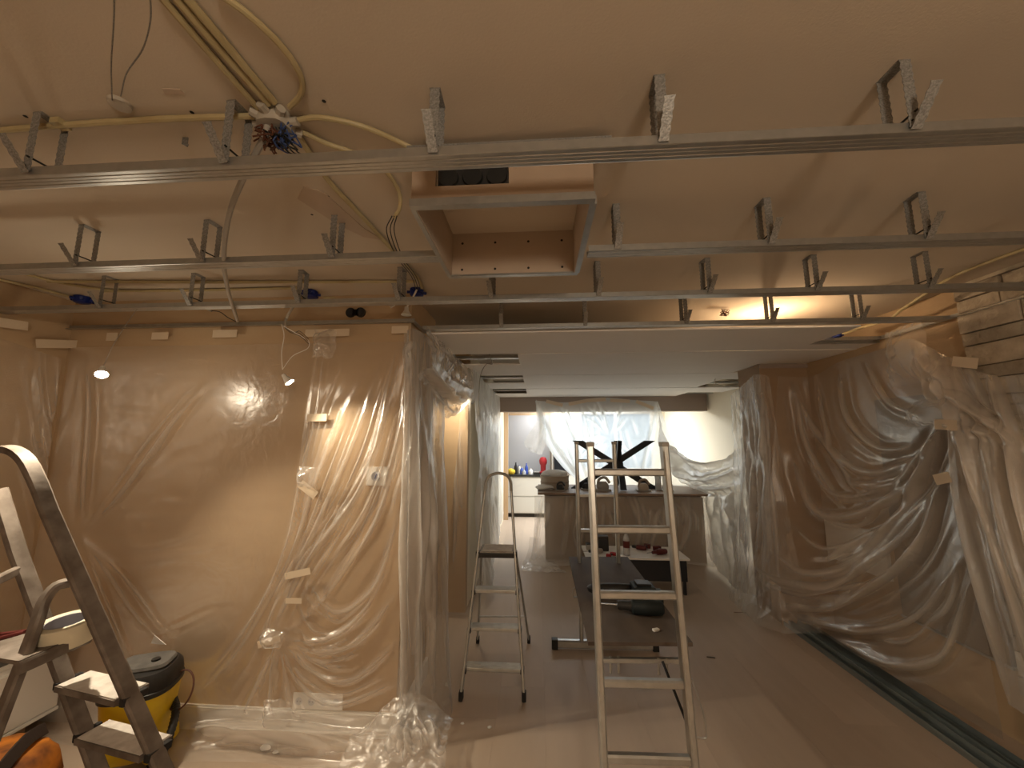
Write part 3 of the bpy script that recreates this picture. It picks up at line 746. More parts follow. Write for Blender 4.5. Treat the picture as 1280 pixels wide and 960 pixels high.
# --- back partition sheet (spills on to the floor at its foot)
fx = YP-.022
cols_x = [-3.22, -2.6, -2.0, -1.45, -1.1, -.79]
out_ = [.05, .10, .16, .14, .22, .30]
ctrl = [[(x, fx, 2.325) for x in cols_x], [(x, fx, 1.6) for x in cols_x], [(x, fx-.01, .9) for x in cols_x], [(x, fx-.02, .35) for x in cols_x],
        [(x, fx-.05, .13) for x in cols_x], [(x, fx-.05-o*.5, .035) for x, o in zip(cols_x, out_)], [(x, fx-.07-o, .012) for x, o in zip(cols_x, out_)]]
F = [([(258, 478), (205, 545), (150, 620), (103, 666)], .015, 4), ([(246, 478), (190, 545), (135, 622), (103, 666)], .011, 3),
     ([(102, 672), (140, 722), (172, 770), (205, 803)], .012, 4), ([(102, 672), (128, 735), (150, 790), (165, 830)], .010, 3.5), ([(102, 672), (160, 725), (215, 800)], .010, 4),
     ([(110, 440), (112, 520), (106, 600), (102, 664)], .015, 5), ([(232, 505), (180, 590)], .01, 5)]
g = [[(400, 430), (388, 520), (372, 620), (345, 720), (290, 810), (225, 878)],
     [(455, 470), (405, 570), (370, 680), (330, 760), (285, 830), (225, 885)],
     [(480, 450), (440, 560), (395, 660), (350, 740), (330, 800), (290, 860)],
     [(505, 430), (470, 560), (440, 630), (385, 700), (350, 770), (332, 800)],
     [(520, 430), (500, 540), (475, 640), (440, 700), (395, 760), (350, 800)]]
for i, l in enumerate(g): F.append((l, [.010, .014, .013, .018, .014][i], [3.5, 4, 4, 5, 4][i]))
F += bundle(g, 50, 4, .009, 2.3)
F += bundle([[(520, 440), (500, 560), (480, 680)], [(560, 440), (500, 620), (440, 770)]], 10, 5, .012, 3.5)
sw = [[(347, 797), (400, 800), (450, 770), (490, 700)], [(347, 797), (395, 815), (450, 800), (497, 740)], [(347, 797), (390, 838), (440, 850), (500, 800)], [(347, 797), (372, 850), (420, 880), (500, 850)], [(380, 720), (420, 765), (470, 730), (500, 640)]]
for l in sw: F.append((l, .014, 4))
F += bundle(sw, 22, 4, .010, 3.2)
dn = [[(347, 800), (325, 850), (300, 900)], [(347, 800), (340, 850), (338, 905)], [(347, 800), (358, 850), (372, 905)]]
for l in dn: F.append((l, .014, 4))
F += bundle(dn, 8, 3, .010, 3)
F += bundle([[(240, 900), (330, 905), (420, 915), (520, 905)], [(240, 935), (330, 930), (420, 950), (540, 955)]], 26, 8, .022, 6)
F += bundle([[(120, 480), (200, 500), (300, 470)], [(130, 800), (230, 780), (330, 760)]], 16, 8, .003, 4)
sheet('plastic_sheet', ctrl, 300, 300, F, 'clear plastic sheet taped over the large brown partition wall at left', noise=(.002, 2.2), stretch=(1, 1, 1.6), lo=.004, seed=3)
# --- left wall sheet
lx = XL+.02
ys = [.35, 1.0, 1.7, 2.38]
ctrl = [[(lx, y, z) for y, z in zip(ys, (2.42, 2.40, 2.36, 2.24))]]+[[(lx+.01, y, z) for y in ys] for z in (1.6, .9)]+[[(lx+.03, y, .34) for y in ys], [(lx+.07, y, .05) for y in ys]]
F = bundle([[(10, 420), (30, 560), (60, 700), (80, 860)], [(100, 430), (95, 560), (95, 640), (90, 820)]], 26, 6, .010, 4)+[([(0, 405), (60, 430), (110, 450)], .015, 4), ([(60, 690), (85, 740), (100, 850)], .02, 5), ([(95, 670), (70, 760), (50, 830)], .015, 5)]
sheet('plastic_sheet', ctrl, 150, 150, F, 'clear plastic sheet taped on the left side wall behind the dusty ladder', noise=(.008, 2.5), lo=.004, seed=5)
# --- white skirting-like board leaning at the left wall: handled below
# --- corner column of film beside the partition
ctrl = [[(-.86, 2.385, 2.38), (-.80, 2.37, 2.40), (-.78, 2.6, 2.41), (-.765, 2.85, 2.38), (-.76, 3.0, 2.36)],
        [(-.83, 2.36, 1.6), (-.775, 2.36, 1.6), (-.76, 2.6, 1.6), (-.74, 2.85, 1.6), (-.74, 3.03, 1.6)],
        [(-.81, 2.37, .8), (-.765, 2.37, .8), (-.72, 2.55, .8), (-.67, 2.8, .8), (-.72, 3.02, .8)],
        [(-.81, 2.33, .25), (-.74, 2.33, .25), (-.66, 2.5, .25), (-.60, 2.72, .25), (-.70, 3.0, .25)],
        [(-.84, 2.25, .03), (-.72, 2.22, .03), (-.58, 2.38, .03), (-.55, 2.62, .03), (-.66, 2.95, .03)]]
vl = [[(508, 425), (507, 600), (505, 760), (505, 900)], [(520, 430), (522, 600), (520, 760), (520, 900)], [(535, 450), (536, 600), (538, 760), (540, 890)], [(552, 470), (552, 600), (555, 760), (560, 860)]]
F = [(l, .022, 3.5) for l in vl]+bundle(vl, 34, 3, .016, 2.2)+[([(515, 425), (495, 470), (485, 520), (495, 560)], .02, 4)]
sheet('plastic_sheet', ctrl, 90, 240, F, 'hanging column of folded clear plastic at the corner of the partition', m='filmc', noise=(.010, 3), stretch=(2.5, 2.5, .5), crumple=.006, cs=6, lo=.004, seed=8, side=(.8, -.6, 0))
# floor heap at the partition corner
ctrl = [[(-.98+.16*i, 2.32+.02*i, .24 if i in (1, 2) else .10) for i in range(4)], [(-1.0+.17*i, 2.18, .13+.03*(i == 2)) for i in range(4)], [(-1.0+.18*i, 2.02, .05) for i in range(4)], [(-.98+.18*i, 1.92+.02*i, .01) for i in range(4)]]
F = bundle([[(495, 900), (480, 930), (470, 960)], [(510, 905), (520, 930), (530, 965)], [(530, 900), (550, 930), (570, 960)]], 24, 4, .018, 4)
sheet('plastic_sheet', ctrl, 110, 110, F, 'crumpled heap of plastic on the floor at the foot of the partition corner', m='filmc', noise=(.02, 5), crumple=.022, cs=9, lo=.003, seed=9, side=(0, -.3, 1))
# --- swag of crumpled film along the passage opening, under the panels
yy = [2.40, 2.75, 3.1, 3.5, 3.9, 4.3]
ctrl = [[(-.745, y, 2.425) for y in yy], [(-.72+.02*(i % 2), y, 2.32) for i, y in enumerate(yy)], [(-.70, y, z) for y, z in zip(yy, (2.24, 2.20, 2.14, 2.14, 2.18, 2.22))],
        [(-.73, y, z) for y, z in zip(yy, (2.14, 2.06, 1.98, 1.98, 2.05, 2.1))], [(-.78, y, z) for y, z in zip(yy, (2.10, 2.0, 1.88, 1.90, 2.0, 2.08))]]
sg_ = [[(525, 430), (550, 465), (580, 480), (610, 490)], [(520, 440), (545, 500), (575, 515), (605, 500)]]
sheet('plastic_sheet', ctrl, 170, 100, bundle(sg_, 20, 4, .02, 3.5), 'bunched crinkled plastic swag hanging over the passage opening', m='filmc', noise=(.015, 4), crumple=.024, cs=6, seed=12, side=(1, 0, 0))
# --- film over the hall wall beyond the passage
yy = [4.0, 4.35, 4.8, 5.3, 6.0, 6.9]
ctrl = [[(-.70, y, 2.43) for y in yy], [(-.66, y, 1.7) for y in yy], [(-.66, y, 1.0) for y in yy], [(-.62, y, .45) for y in yy], [(-.60, 4.3, .10), (-.55, 4.5, .05), (-.55, 4.85, .05), (-.60, 5.3, .10), (-.62, 6, .2), (-.65, 6.9, .3)]]
vl = [[(592, 500), (592, 620), (600, 740)], [(605, 500), (605, 620), (612, 735)], [(618, 505), (618, 620), (622, 720)]]
sheet('plastic_sheet', ctrl, 120, 170, [(l, .03, 2.5) for l in vl]+bundle(vl, 20, 2, .02, 2), 'translucent plastic curtain hanging along the hall wall behind the stepladder', m='filmk', noise=(.03, 3), stretch=(1, 2, .5), crumple=.016, cs=5, lo=.004, seed=14, side=(1, 0, 0))
ctrl = [[(-.80, 4.005, 2.1), (-.70, 4.0, 2.1)], [(-.86, 4.0, 1.2), (-.68, 3.99, 1.2)], [(-.95, 3.98, .4), (-.68, 3.97, .4)], [(-.98, 3.93, .02), (-.66, 3.9, .02)]]
sheet('plastic_sheet', ctrl, 30, 130, bundle([[(562, 520), (566, 640), (560, 770)], [(584, 520), (583, 640), (584, 770)]], 8, 2, .014, 3), 'narrow clear plastic strip over the brown wall end inside the passage', noise=(.008, 4), stretch=(1, 1, .5), lo=.004, seed=15, side=(0, -1, 0))
# --- kitchen sheet hanging from the bulkhead
def PT(px, py, Y): return at(px, py, Y=Y)
ctrl = [[PT(669, 501, 6.9), PT(710, 503, 6.9), PT(750, 497, 6.9), PT(790, 500, 6.9), PT(822, 502, 6.9)],
        [PT(678, 545, 6.88), PT(715, 545, 6.9), PT(752, 545, 6.9), PT(795, 545, 6.88), PT(836, 540, 6.8)],
        [PT(700, 580, 6.86), PT(730, 580, 6.9), PT(765, 580, 6.9), PT(810, 580, 6.8), PT(855, 578, 6.6)],
        [PT(728, 607, 6.8), PT(750, 608, 6.8), PT(780, 608, 6.8), PT(830, 609, 6.6), PT(880, 610, 6.35)]]
cx_, cy_ = 762, 547
F = []
for k in range(16):
    an = rng.uniform(0, 6.28); r0 = rng.uniform(3, 10); r1 = rng.uniform(25, 55)
    F.append(([(cx_+r0*math.cos(an), cy_+r0*math.sin(an)), (cx_+(r0+r1)/2*math.cos(an+.06), cy_+(r0+r1)/2*math.sin(an+.06)), (cx_+r1*math.cos(an), cy_+r1*math.sin(an))], .020, 1.8))
F += bundle([[(672, 505), (695, 560), (725, 607)], [(700, 505), (720, 560), (735, 607)], [(740, 505), (745, 560), (760, 607)], [(822, 503), (840, 550), (875, 605)]], 26, 4, .022, 2)
F += [([(672, 503), (690, 555), (726, 606)], .05, 3), ([(700, 508), (716, 556), (735, 606)], .04, 3), ([(822, 503), (810, 560), (800, 606)], .03, 2.5)]
sheet('plastic_sheet', ctrl, 170, 120, F, 'translucent plastic curtain hanging from the bulkhead in front of the kitchen window', m='filmw', noise=(.02, 2.5), seed=21, side=(0, -1, 0))
ctrl = [[PT(670, 500, 6.88), PT(676, 505, 6.85)], [PT(668, 530, 6.8), PT(682, 540, 6.82)], [PT(655, 553, 6.7), PT(682, 556, 6.8)], [PT(664, 566, 6.7), PT(676, 568, 6.8)]]
sheet('plastic_sheet', ctrl, 20, 60, [([(672, 505), (675, 535), (668, 565)], .03, 3)], 'loose flap at the left edge of the kitchen plastic curtain', m='filmk', noise=(.02, 6), crumple=.012, seed=22, side=(0, -1, 0))
# swag from the curtain to the pier
ctrl = [[PT(822, 502, 6.85), PT(836, 548, 6.3), PT(868, 574, 5.6), PT(900, 576, 5.0), PT(930, 560, 4.5)],
        [PT(826, 535, 6.8), PT(845, 572, 6.3), PT(875, 592, 5.6), PT(903, 592, 5.0), PT(931, 580, 4.45)],
        [PT(835, 575, 6.7), PT(860, 596, 6.2), PT(884, 610, 5.6), PT(907, 616, 5.0), PT(932, 612, 4.4)],
        [PT(850, 603, 6.5), PT(872, 610, 6.0), PT(890, 640, 5.5), PT(910, 655, 4.9), PT(934, 655, 4.35)],
        [PT(872, 612, 6.2), PT(884, 640, 5.75), PT(895, 675, 5.4), PT(913, 695, 4.85), PT(936, 700, 4.3)],
        [PT(884, 690, 5.75), PT(890, 700, 5.6), PT(903, 718, 5.2), PT(916, 733, 4.8), PT(935, 745, 4.3)]]
sl = [[(822, 502), (840, 555), (880, 578), (928, 562)], [(828, 530), (850, 585), (885, 600), (930, 585)], [(838, 570), (868, 605), (900, 612), (932, 605)]]
F = [(l, .05, 3.5) for l in sl]+bundle(sl, 24, 3, .025, 2.2)
vd = [[(885, 612), (892, 660), (905, 720)], [(900, 605), (908, 660), (918, 730)], [(918, 600), (920, 660), (926, 735)], [(930, 600), (935, 660), (940, 740)]]
F += [(l, .05, 3) for l in vd]+bundle(vd, 24, 3, .03, 2.2)
sheet('plastic_sheet', ctrl, 150, 170, F, 'sagging plastic swag between the kitchen curtain and the brown pier', m='filmk', noise=(.02, 3), crumple=.020, cs=4, lo=.004, seed=24)
# island front cover
ctrl = [[(-.05, 5.60, .905), (.6, 5.60, .905), (1.3, 5.60, .905), (2.0, 5.60, .905), (2.40, 5.60, .905)], [(-.06, 5.58, .5), (.6, 5.57, .5), (1.3, 5.57, .5), (2.0, 5.56, .5), (2.42, 5.56, .5)],
        [(-.10, 5.54, .12), (.6, 5.56, .12), (1.3, 5.57, .14), (2.0, 5.55, .12), (2.45, 5.55, .12)], [(-.18, 5.38, .02), (.45, 5.42, .03), (1.3, 5.54, .06), (2.0, 5.5, .05), (2.5, 5.45, .02)]]
vl = [[(680, 618), (672, 660), (666, 702)], [(730, 618), (728, 660), (724, 700)], [(785, 618), (800, 660), (790, 700)], [(860, 618), (860, 660), (845, 700)], [(882, 618), (888, 660), (890, 700)]]
sheet('plastic_sheet', ctrl, 200, 110, [(l, .012, 3) for l in vl]+bundle(vl, 26, 4, .012, 2.5), 'clear plastic sheet covering the front of the kitchen island', m='filmr', noise=(.012, 3), stretch=(1, 1, .4), lo=.004, seed=27, side=(0, -1, 0))
ctrl = [[(-.12, 5.52, .35), (.02, 5.50, .35)], [(-.16, 5.46, .15), (.05, 5.44, .12)], [(-.22, 5.36, .05), (.25, 5.30, .03)], [(-.24, 5.24, .008), (.35, 5.16, .008)]]
sheet('plastic_sheet', ctrl, 50, 60, [], 'small crumpled heap of plastic at the left foot of the island', m='filmc', noise=(.02, 7), crumple=.02, cs=10, lo=.003, seed=28, side=(0, -1, .5))
# --- pier drape
ctrl = [[(2.18, 4.46, 2.18), (2.19, 4.2, 2.26), (2.205, 3.955, 2.33), (2.30, 3.945, 2.30)],
        [(2.17, 4.46, 1.6), (2.17, 4.2, 1.6), (2.19, 3.95, 1.6), (2.33, 3.94, 1.6)],
        [(2.15, 4.5, 1.0), (2.14, 4.2, 1.0), (2.17, 3.94, 1.0), (2.35, 3.93, 1.0)],
        [(2.10, 4.5, .4), (2.08, 4.2, .4), (2.12, 3.90, .4), (2.38, 3.86, .4)],
        [(2.02, 4.5, .02), (1.98, 4.15, .02), (2.05, 3.78, .02), (2.40, 3.70, .05)]]
vd = [[(928, 500), (930, 600), (925, 735)], [(938, 495), (942, 600), (938, 745)], [(948, 490), (955, 600), (955, 750)], [(955, 495), (965, 620), (975, 745)]]
F = [(l, .02, 2.5) for l in vd]+bundle(vd, 36, 3, .018, 2.2)
sheet('plastic_sheet', ctrl, 90, 220, F, 'crinkled plastic wrapped around the left corner of the brown pier', m='filmc', noise=(.02, 4), stretch=(2, 2, .5), crumple=.016, cs=6, lo=.004, seed=31)
# --- big right wall sheet
XW = XR-.05
ctrl = [[at(972, 470, Y=3.90), at(1015, 470, Y=3.84), at(1050, 452, X=XW), at(1090, 440, X=XW), at(1135, 427, X=XW)],
        [at(968, 540, Y=3.90), at(1020, 540, Y=3.80), at(1070, 540, X=XW-.02), at(1120, 535, X=XW-.04), at(1187, 530, X=XW-.06)],
        [at(962, 620, Y=3.88), at(1018, 640, Y=3.70), at(1075, 640, X=XW-.07), at(1135, 630, X=XW-.09), at(1200, 625, X=XW-.09)],
        [at(950, 690, Y=3.86), at(1010, 725, Y=3.55), at(1075, 740, X=XW-.16), at(1150, 745, X=XW-.16), at(1225, 745, X=XW-.14)],
        [at(926, 738, Z=.03), at(985, 768, Z=.05), at(1060, 812, Z=.06), at(1150, 866, Z=.06), at(1255, 925, Z=.07)]]
swg = [[(1183, 532), (1140, 575), (1080, 590), (1020, 540), (990, 480)],
       [(1183, 532), (1140, 600), (1085, 640), (1020, 640), (985, 560)],
       [(1183, 534), (1130, 640), (1060, 705), (1000, 715), (960, 680)],
       [(1180, 602), (1120, 680), (1040, 730), (980, 725), (935, 700)],
       [(1180, 604), (1140, 700), (1050, 755), (975, 755), (930, 735)],
       [(1200, 700), (1150, 770), (1080, 790), (1000, 770), (940, 745)],
       [(1215, 720), (1180, 820), (1110, 830), (1040, 795)]]
F = [(l, a, w_) for l, a, w_ in zip(swg, (.035, .045, .05, .055, .05, .035, .025), (6, 7, 7, 7, 6, 6, 6))]
F += bundle(swg, 34, 6, .016, 5)
F += [([(1050, 455), (1060, 520), (1100, 560), (1150, 560)], .03, 5), ([(1080, 445), (1110, 500), (1150, 520)], .02, 5), ([(990, 478), (1010, 560), (1060, 640)], .03, 5), ([(1020, 470), (1040, 560), (1090, 640)], .02, 4)]
sheet('plastic_sheet', ctrl, 300, 280, F, 'large clear plastic sheet hanging in swags over the right wall down to the steel profiles', noise=(.004, 1.8), lo=.06, seed=33, side=(-.8, -.6, 0))
# --- front right sheet, over the stone
XS = XR-.085
ctrl = [[at(1112, 432, X=XS), at(1140, 424, X=XS-.02), at(1190, 448, X=XS-.02), at(1260, 470, X=XS), (XS, 1.75, 2.13)],
        [at(1150, 480, X=XS-.03), at(1178, 480, X=XS-.05), at(1225, 500, X=XS-.05), at(1290, 520, X=XS-.03), (XS-.03, 1.72, 1.9)],
        [at(1185, 535, X=XS-.06), at(1205, 545, X=XS-.08), at(1245, 570, X=XS-.08), at(1310, 590, X=XS-.06), (XS-.06, 1.72, 1.5)],
        [at(1200, 640, X=XS-.10), at(1225, 650, X=XS-.13), at(1270, 680, X=XS-.13), at(1340, 700, X=XS-.11), (XS-.1, 1.70, 1.0)],
        [at(1228, 760, X=XS-.16), at(1255, 780, X=XS-.19), at(1300, 800, X=XS-.19), at(1380, 830, X=XS-.17), (XS-.16, 1.62, .5)],
        [at(1262, 880, X=XS-.22), at(1290, 900, X=XS-.25), at(1330, 930, X=XS-.25), at(1420, 960, X=XS-.22), (XS-.2, 1.55, .12)]]
fl_ = [[(1135, 428), (1185, 530), (1205, 650), (1265, 880)], [(1150, 428), (1200, 530), (1235, 650), (1300, 860)], [(1180, 440), (1225, 540), (1260, 680), (1320, 850)], [(1240, 465), (1270, 560), (1300, 700), (1340, 850)]]
F = [(l, .035, 7) for l in fl_]+bundle(fl_, 26, 6, .018, 6)
F += bundle([[(1130, 430), (1150, 480), (1185, 530)], [(1180, 440), (1190, 490), (1200, 540)]], 14, 4, .025, 4)+bundle([[(1140, 430), (1200, 480), (1280, 530)], [(1190, 530), (1240, 550), (1290, 600)]], 14, 5, .02, 4)
sheet('plastic_sheet', ctrl, 230, 280, F, 'plastic curtain hanging down the stone wall at the right edge', m='filmr', noise=(.006, 2), stretch=(1, 1, .6), lo=.06, seed=36, side=(-1, -.2, 0))
# knots where the film is gathered
def knot(cx, cy, X=None, Y=None, r=.05, lab='', m='filmc', sz=(1, 1), seed=1):
    c = np.array(at(cx, cy, X=X, Y=Y)); ctrl = []
    nx = np.array([-1., 0, 0]) if X is not None else np.array([0, -1., 0]); tx = np.array([0, 1., 0]) if X is not None else np.array([1., 0, 0])
    for j in range(4):
        ctrl.append([c+tx*(i-1.5)*r*.7*sz[0]+np.array([0, 0, 1.])*(1.5-j)*r*.7*sz[1]+nx*(.03+.05*(1 if 0 < i < 3 and 0 < j < 3 else 0)) for i in range(4)])
    sheet('plastic_knot', ctrl, 40, 40, [], lab, m=m, noise=(.01, 12), crumple=.022, cs=11, seed=seed, side=nx)
knot(1140, 445, X=XS-.04, r=.14, sz=(1, 1.4), lab='gathered bunch of plastic at the top of the right sheet', seed=3)
knot(1170, 518, X=XS-.08, r=.10, sz=(1.6, .8), lab='gathered plastic at the upper tape on the right sheet', seed=4)
knot(407, 432, Y=YP-.03, r=.07, sz=(1, 1.2), lab='twisted plastic knot below the tape on the partition', seed=5)
knot(385, 597, Y=YP-.03, r=.05, lab='small plastic knot at the tilted tape strip on the partition', seed=6)
knot(345, 797, Y=YP-.03, r=.06, sz=(1, .7), lab='small plastic knot low on the partition where swags meet', seed=7)
knot(348, 893, Y=YP-.05, r=.08, lab='small plastic knot at the skirting of the partition', seed=8)

# ============================================================ MASKING TAPE
def tape(px, py, w_, h_, ang, label, X=None, Y=None, off=.045, group=None, crump=0):
    c = Vector(at(px, py, X=X, Y=Y)); mb = MB(); n = 7; vs = []
    for i in range(n):
        for s in (-1, 1):
            u = (i/(n-1)-.5)*w_; v = s*h_*.62; a = u*math.cos(ang)-v*math.sin(ang); b = u*math.sin(ang)+v*math.cos(ang)
            bow = .003*math.sin(i*1.7+px)
            vs.append(c+(Vector((a, -off+bow if False else 0, b)) if Y is not None else Vector((0, -a, b))))
    nrm = Vector((0, -.0012, 0)) if Y is not None else Vector((-.0012, 0, 0))
    k = len(vs); vs = vs+[v+nrm for v in vs]; fs = []
    for i in range(n-1):
        a = 2*i; fs += [(a, a+2, a+3, a+1), (k+a, k+a+1, k+a+3, k+a+2), (a, k+a, k+a+2, a+2), (a+1, a+3, k+a+3, k+a+1)]
    fs += [(0, 1, k+1, k), (2*n-2, k+2*n-2, k+2*n-1, 2*n-1)]
    return mb.add(vs, fs).build('masking_tape', 'tape', label=label, cat='tape', group=group)
TY = YP-.045
G1 = 'tape strips along the top of the partition sheet'
tape(140, 421, .08, .045, .0, 'masking tape strip at the sheet top nearest the left room corner', Y=TY, group=G1)
tape(200, 420, .12, .040, .0, 'masking tape strip at the sheet top above the bright bulb', Y=TY, group=G1)
tape(281, 417, .17, .042, .0, 'masking tape strip at the sheet top below the grey conduit end', Y=TY, group=G1)
tape(409, 416, .30, .040, .0, 'long masking tape strip at the sheet top right of the hanging spot', Y=TY, group=G1)
tape(500, 412, .11, .040, .0, 'masking tape strip at the sheet top by the partition corner', Y=TY, group=G1)
tape(396, 522, .13, .038, .02, 'horizontal masking tape strip high on the partition sheet', Y=TY)
tape(385, 612, .13, .042, -.60, 'tilted masking tape strip at the middle of the partition sheet', Y=TY)
tape(372, 717, .16, .032, .22, 'crumpled tape strip lower on the partition sheet', Y=TY)
tape(367, 751, .10, .025, .02, 'small tape strip just below the crumpled one on the partition', Y=TY)
tape(336, 802, .14, .032, .3, 'tape strip low on the partition beside the swags', Y=TY)
tape(75, 430, .25, .045, -.22, 'long masking tape strip at the top of the left wall sheet', X=XL+.06)
tape(8, 404, .20, .045, -.1, 'masking tape strip at the left edge of the photo', X=XL+.06)
tape(1182, 531, .13, .05, -.1, 'upper tape strip on the right wall sheet', X=XS-.14)
tape(1178, 598, .10, .05, .3, 'lower tape strip on the right wall sheet', X=XS-.17)
tape(1206, 453, .14, .05, -.3, 'tape strip at the top edge of the right front sheet', X=XS-.05)
G2 = 'tape strips on the bulkhead'
for i, (px, py, w_, a) in enumerate(((693, 504, .30, -.25), (722, 503, .32, .18), (745, 500, .34, .06), (775, 501, .34, -.06), (806, 506, .32, -.4))):
    tape(px, py, w_, .05, a, 'pale tape strip on the kitchen bulkhead, %s of five' % (['leftmost', 'second', 'middle', 'fourth', 'rightmost'][i]), Y=6.86, group=G2)

# wall plates under the film
def plate(c, w_, h_, n, label, name='socket', dark=True):
    c = Vector(c); t = thing(name, label, 'socket', (c.x, c.y, c.z-h_/2))
    MB().box((c.x, c.y-.005, c.z), (w_, .010, h_), bev=.003).build('cover_plate', 'whitep', t)
    for i in range(n):
        x = c.x+(i-(n-1)/2)*(w_/n)
        MB().lathe((x, c.y-.0105, c.z), [(.021, -.001), (.021, 0), (.019, .001)], 18, axis='Y').build('socket_recess', 'greyglass', t, smooth=True)
        for dx in (-.009, .009): MB().lathe((x+dx, c.y-.0125, c.z), [(.003, 0), (.003, .002)], 8, axis='Y').build('pin_hole', 'blackw', t.children[-1])
    return t
plate(at(398, 876, Y=YP), .30, .085, 4, 'row of four white wall sockets behind plastic above the skirting')
c = Vector(at(471, 595, Y=YP)); t = thing('thermostat', 'white square wall dial behind plastic beside the partition corner', 'wall control', (c.x, c.y, c.z-.05))
MB().box((c.x, c.y-.006, c.z), (.125, .012, .115), bev=.004).build('cover_plate', 'whitep', t)
MB().lathe((c.x, c.y-.013, c.z), [(.026, -.012), (.030, 0)], 24, axis='Y').build('dial', 'greyglass', t, smooth=True)
MB().box((c.x+.004, c.y-.027, c.z), (.004, .003, .03), ry=.35).build('dial_mark', 'bluew', t.children[-1])
# panels on the right wall behind the film
c0, c1 = at(1112, 470, X=XR-.012), at(1188, 470, X=XR-.012)
t = thing('wall_panel', 'dark flat panel on the right wall behind the hanging plastic', 'panel', (XR-.02, 2.95, .9))
MB().bb((XR-.035, 2.56, .42), (XR-.0005, 3.22, 2.0)).build('face', 'mirror', t)
MB().bb((XR-.040, 2.55, .405), (XR-.0005, 3.23, .42)).build('lower_edge', 'steel', t)
MB().bb((XR-.03, 3.30, .62), (XR-.0005, 3.93, .96)).build('pale_panel', 'skirt', label='pale rectangular panel low on the right wall behind plastic near the pier', cat='panel')
# white low cover along the left wall behind the ladder
t = thing('low_cabinet', 'low white cabinet front with bright lower edge along the left wall behind the ladder', 'cabinet', (-3.0, 1.6, 0))
MB().bb((-3.22, .9, .13), (-2.86, 2.34, .44)).build('body', 'skirt', t)
MB().bb((-2.86, .9, .118), (-2.845, 2.34, .135)).build('lower_edge', 'whitep', t)
MB().bb((-2.86, .9, .142), (-2.85, 1.58, .435)).build('drawer_front', 'skirt', t)
MB().bb((-2.86, 1.584, .142), (-2.85, 2.335, .435)).build('drawer_front', 'skirt', t)
MB().bb((-3.2, .92, 0), (-2.93, 2.26, .13)).build('plinth', 'brown', t)

# ============================================================ LADDERS
def V3(a): return Vector(a)
def lerp(a, b, t): return V3(a)*(1-t)+V3(b)*t
# --- aluminium stepladder with hoop, centre
sl = thing('stepladder', 'slim aluminium stepladder with hooped handle and platform, standing by the passage', 'stepladder', (-.30, 3.05, 0))
fL, fR = V3((-.517, 2.76, .0)), V3((-.104, 2.78, .0)); tL, tR = V3((-.405, 3.02, 1.30)), V3((-.205, 3.03, 1.30))
zc_ = .036
def up_(a, b, z): return lerp(a, b, (z-a.z)/(b.z-a.z))
for a, b in ((fL, tL), (fR, tR)):
    MB().bar(a+V3((0, 0, .03)), b, .018, .040, (0, 1, 0), .3).build('rail', 'alu', sl, smooth=True)
    MB().box(a+V3((0, 0, .030)), (.028, .045, .055), bev=.006).build('foot', 'rubber', sl)
hp_ = smooth_path([tL, tL+V3((.006, .01, .07)), tL+V3((.035, .014, .115)), V3((-.305, 3.045, 1.432)), tR+V3((-.035, .014, .115)), tR+V3((-.006, .01, .07)), tR], 6)
MB().tube(hp_, .0115, 8).build('hoop', 'alu', sl, smooth=True)
rT = {}
for s, top, bot in ((-1, V3((-.432, 3.06, .875)), V3((-.516, 3.47, .0))), (1, V3((-.178, 3.06, .875)), V3((-.089, 3.50, .0)))):
    MB().bar(bot+V3((0, 0, .03)), top, .016, .030, (0, 1, 0), .3).build('rear_leg', 'alu', sl, smooth=True)
    MB().box(bot+V3((0, 0, .030)), (.026, .036, .055), bev=.006).build('foot', 'rubber', sl)
MB().bar(lerp((-.516, 3.47, 0), (-.432, 3.06, .875), .30), lerp((-.089, 3.5, 0), (-.178, 3.06, .875), .30), .012, .012).build('rear_brace', 'alu', sl)
for i, z in enumerate((.165, .395, .625)):
    a, b = up_(fL, tL, z), up_(fR, tR, z)
    m_ = (a+b)/2; t_ = MB().box((m_.x, m_.y+.035, z), (b.x-a.x-.005, .080, .022), bev=.004)
    for k in range(5): t_.bb((a.x+.012, m_.y+.004+k*.015, z+.011), (b.x-.012, m_.y+.009+k*.015, z+.0135))
    tr = t_.build('step', 'alu', sl)
    for q in (a, b): MB().box((q.x, q.y+.01, z-.004), (.026, .05, .03), bev=.003).build('bracket', 'black', tr)
pa, pb = up_(fL, tL, .865), up_(fR, tR, .865)
pf = MB().box(((pa.x+pb.x)/2, 3.045, .868), (pb.x-pa.x-.01, .20, .022), bev=.004).build('platform', 'treadg', sl)
MB().box(((pa.x+pb.x)/2, 3.045, .8815), (pb.x-pa.x-.05, .165, .005)).build('mat', 'treadw', pf)
MB().box(((pa.x+pb.x)/2, 2.935, .855), (pb.x-pa.x+.03, .02, .03), bev=.005).build('front_edge', 'black', pf)
for q in (pa, pb): MB().box((q.x, q.y+.01, .862), (.028, .055, .045), bev=.004).build('bracket', 'black', sl)

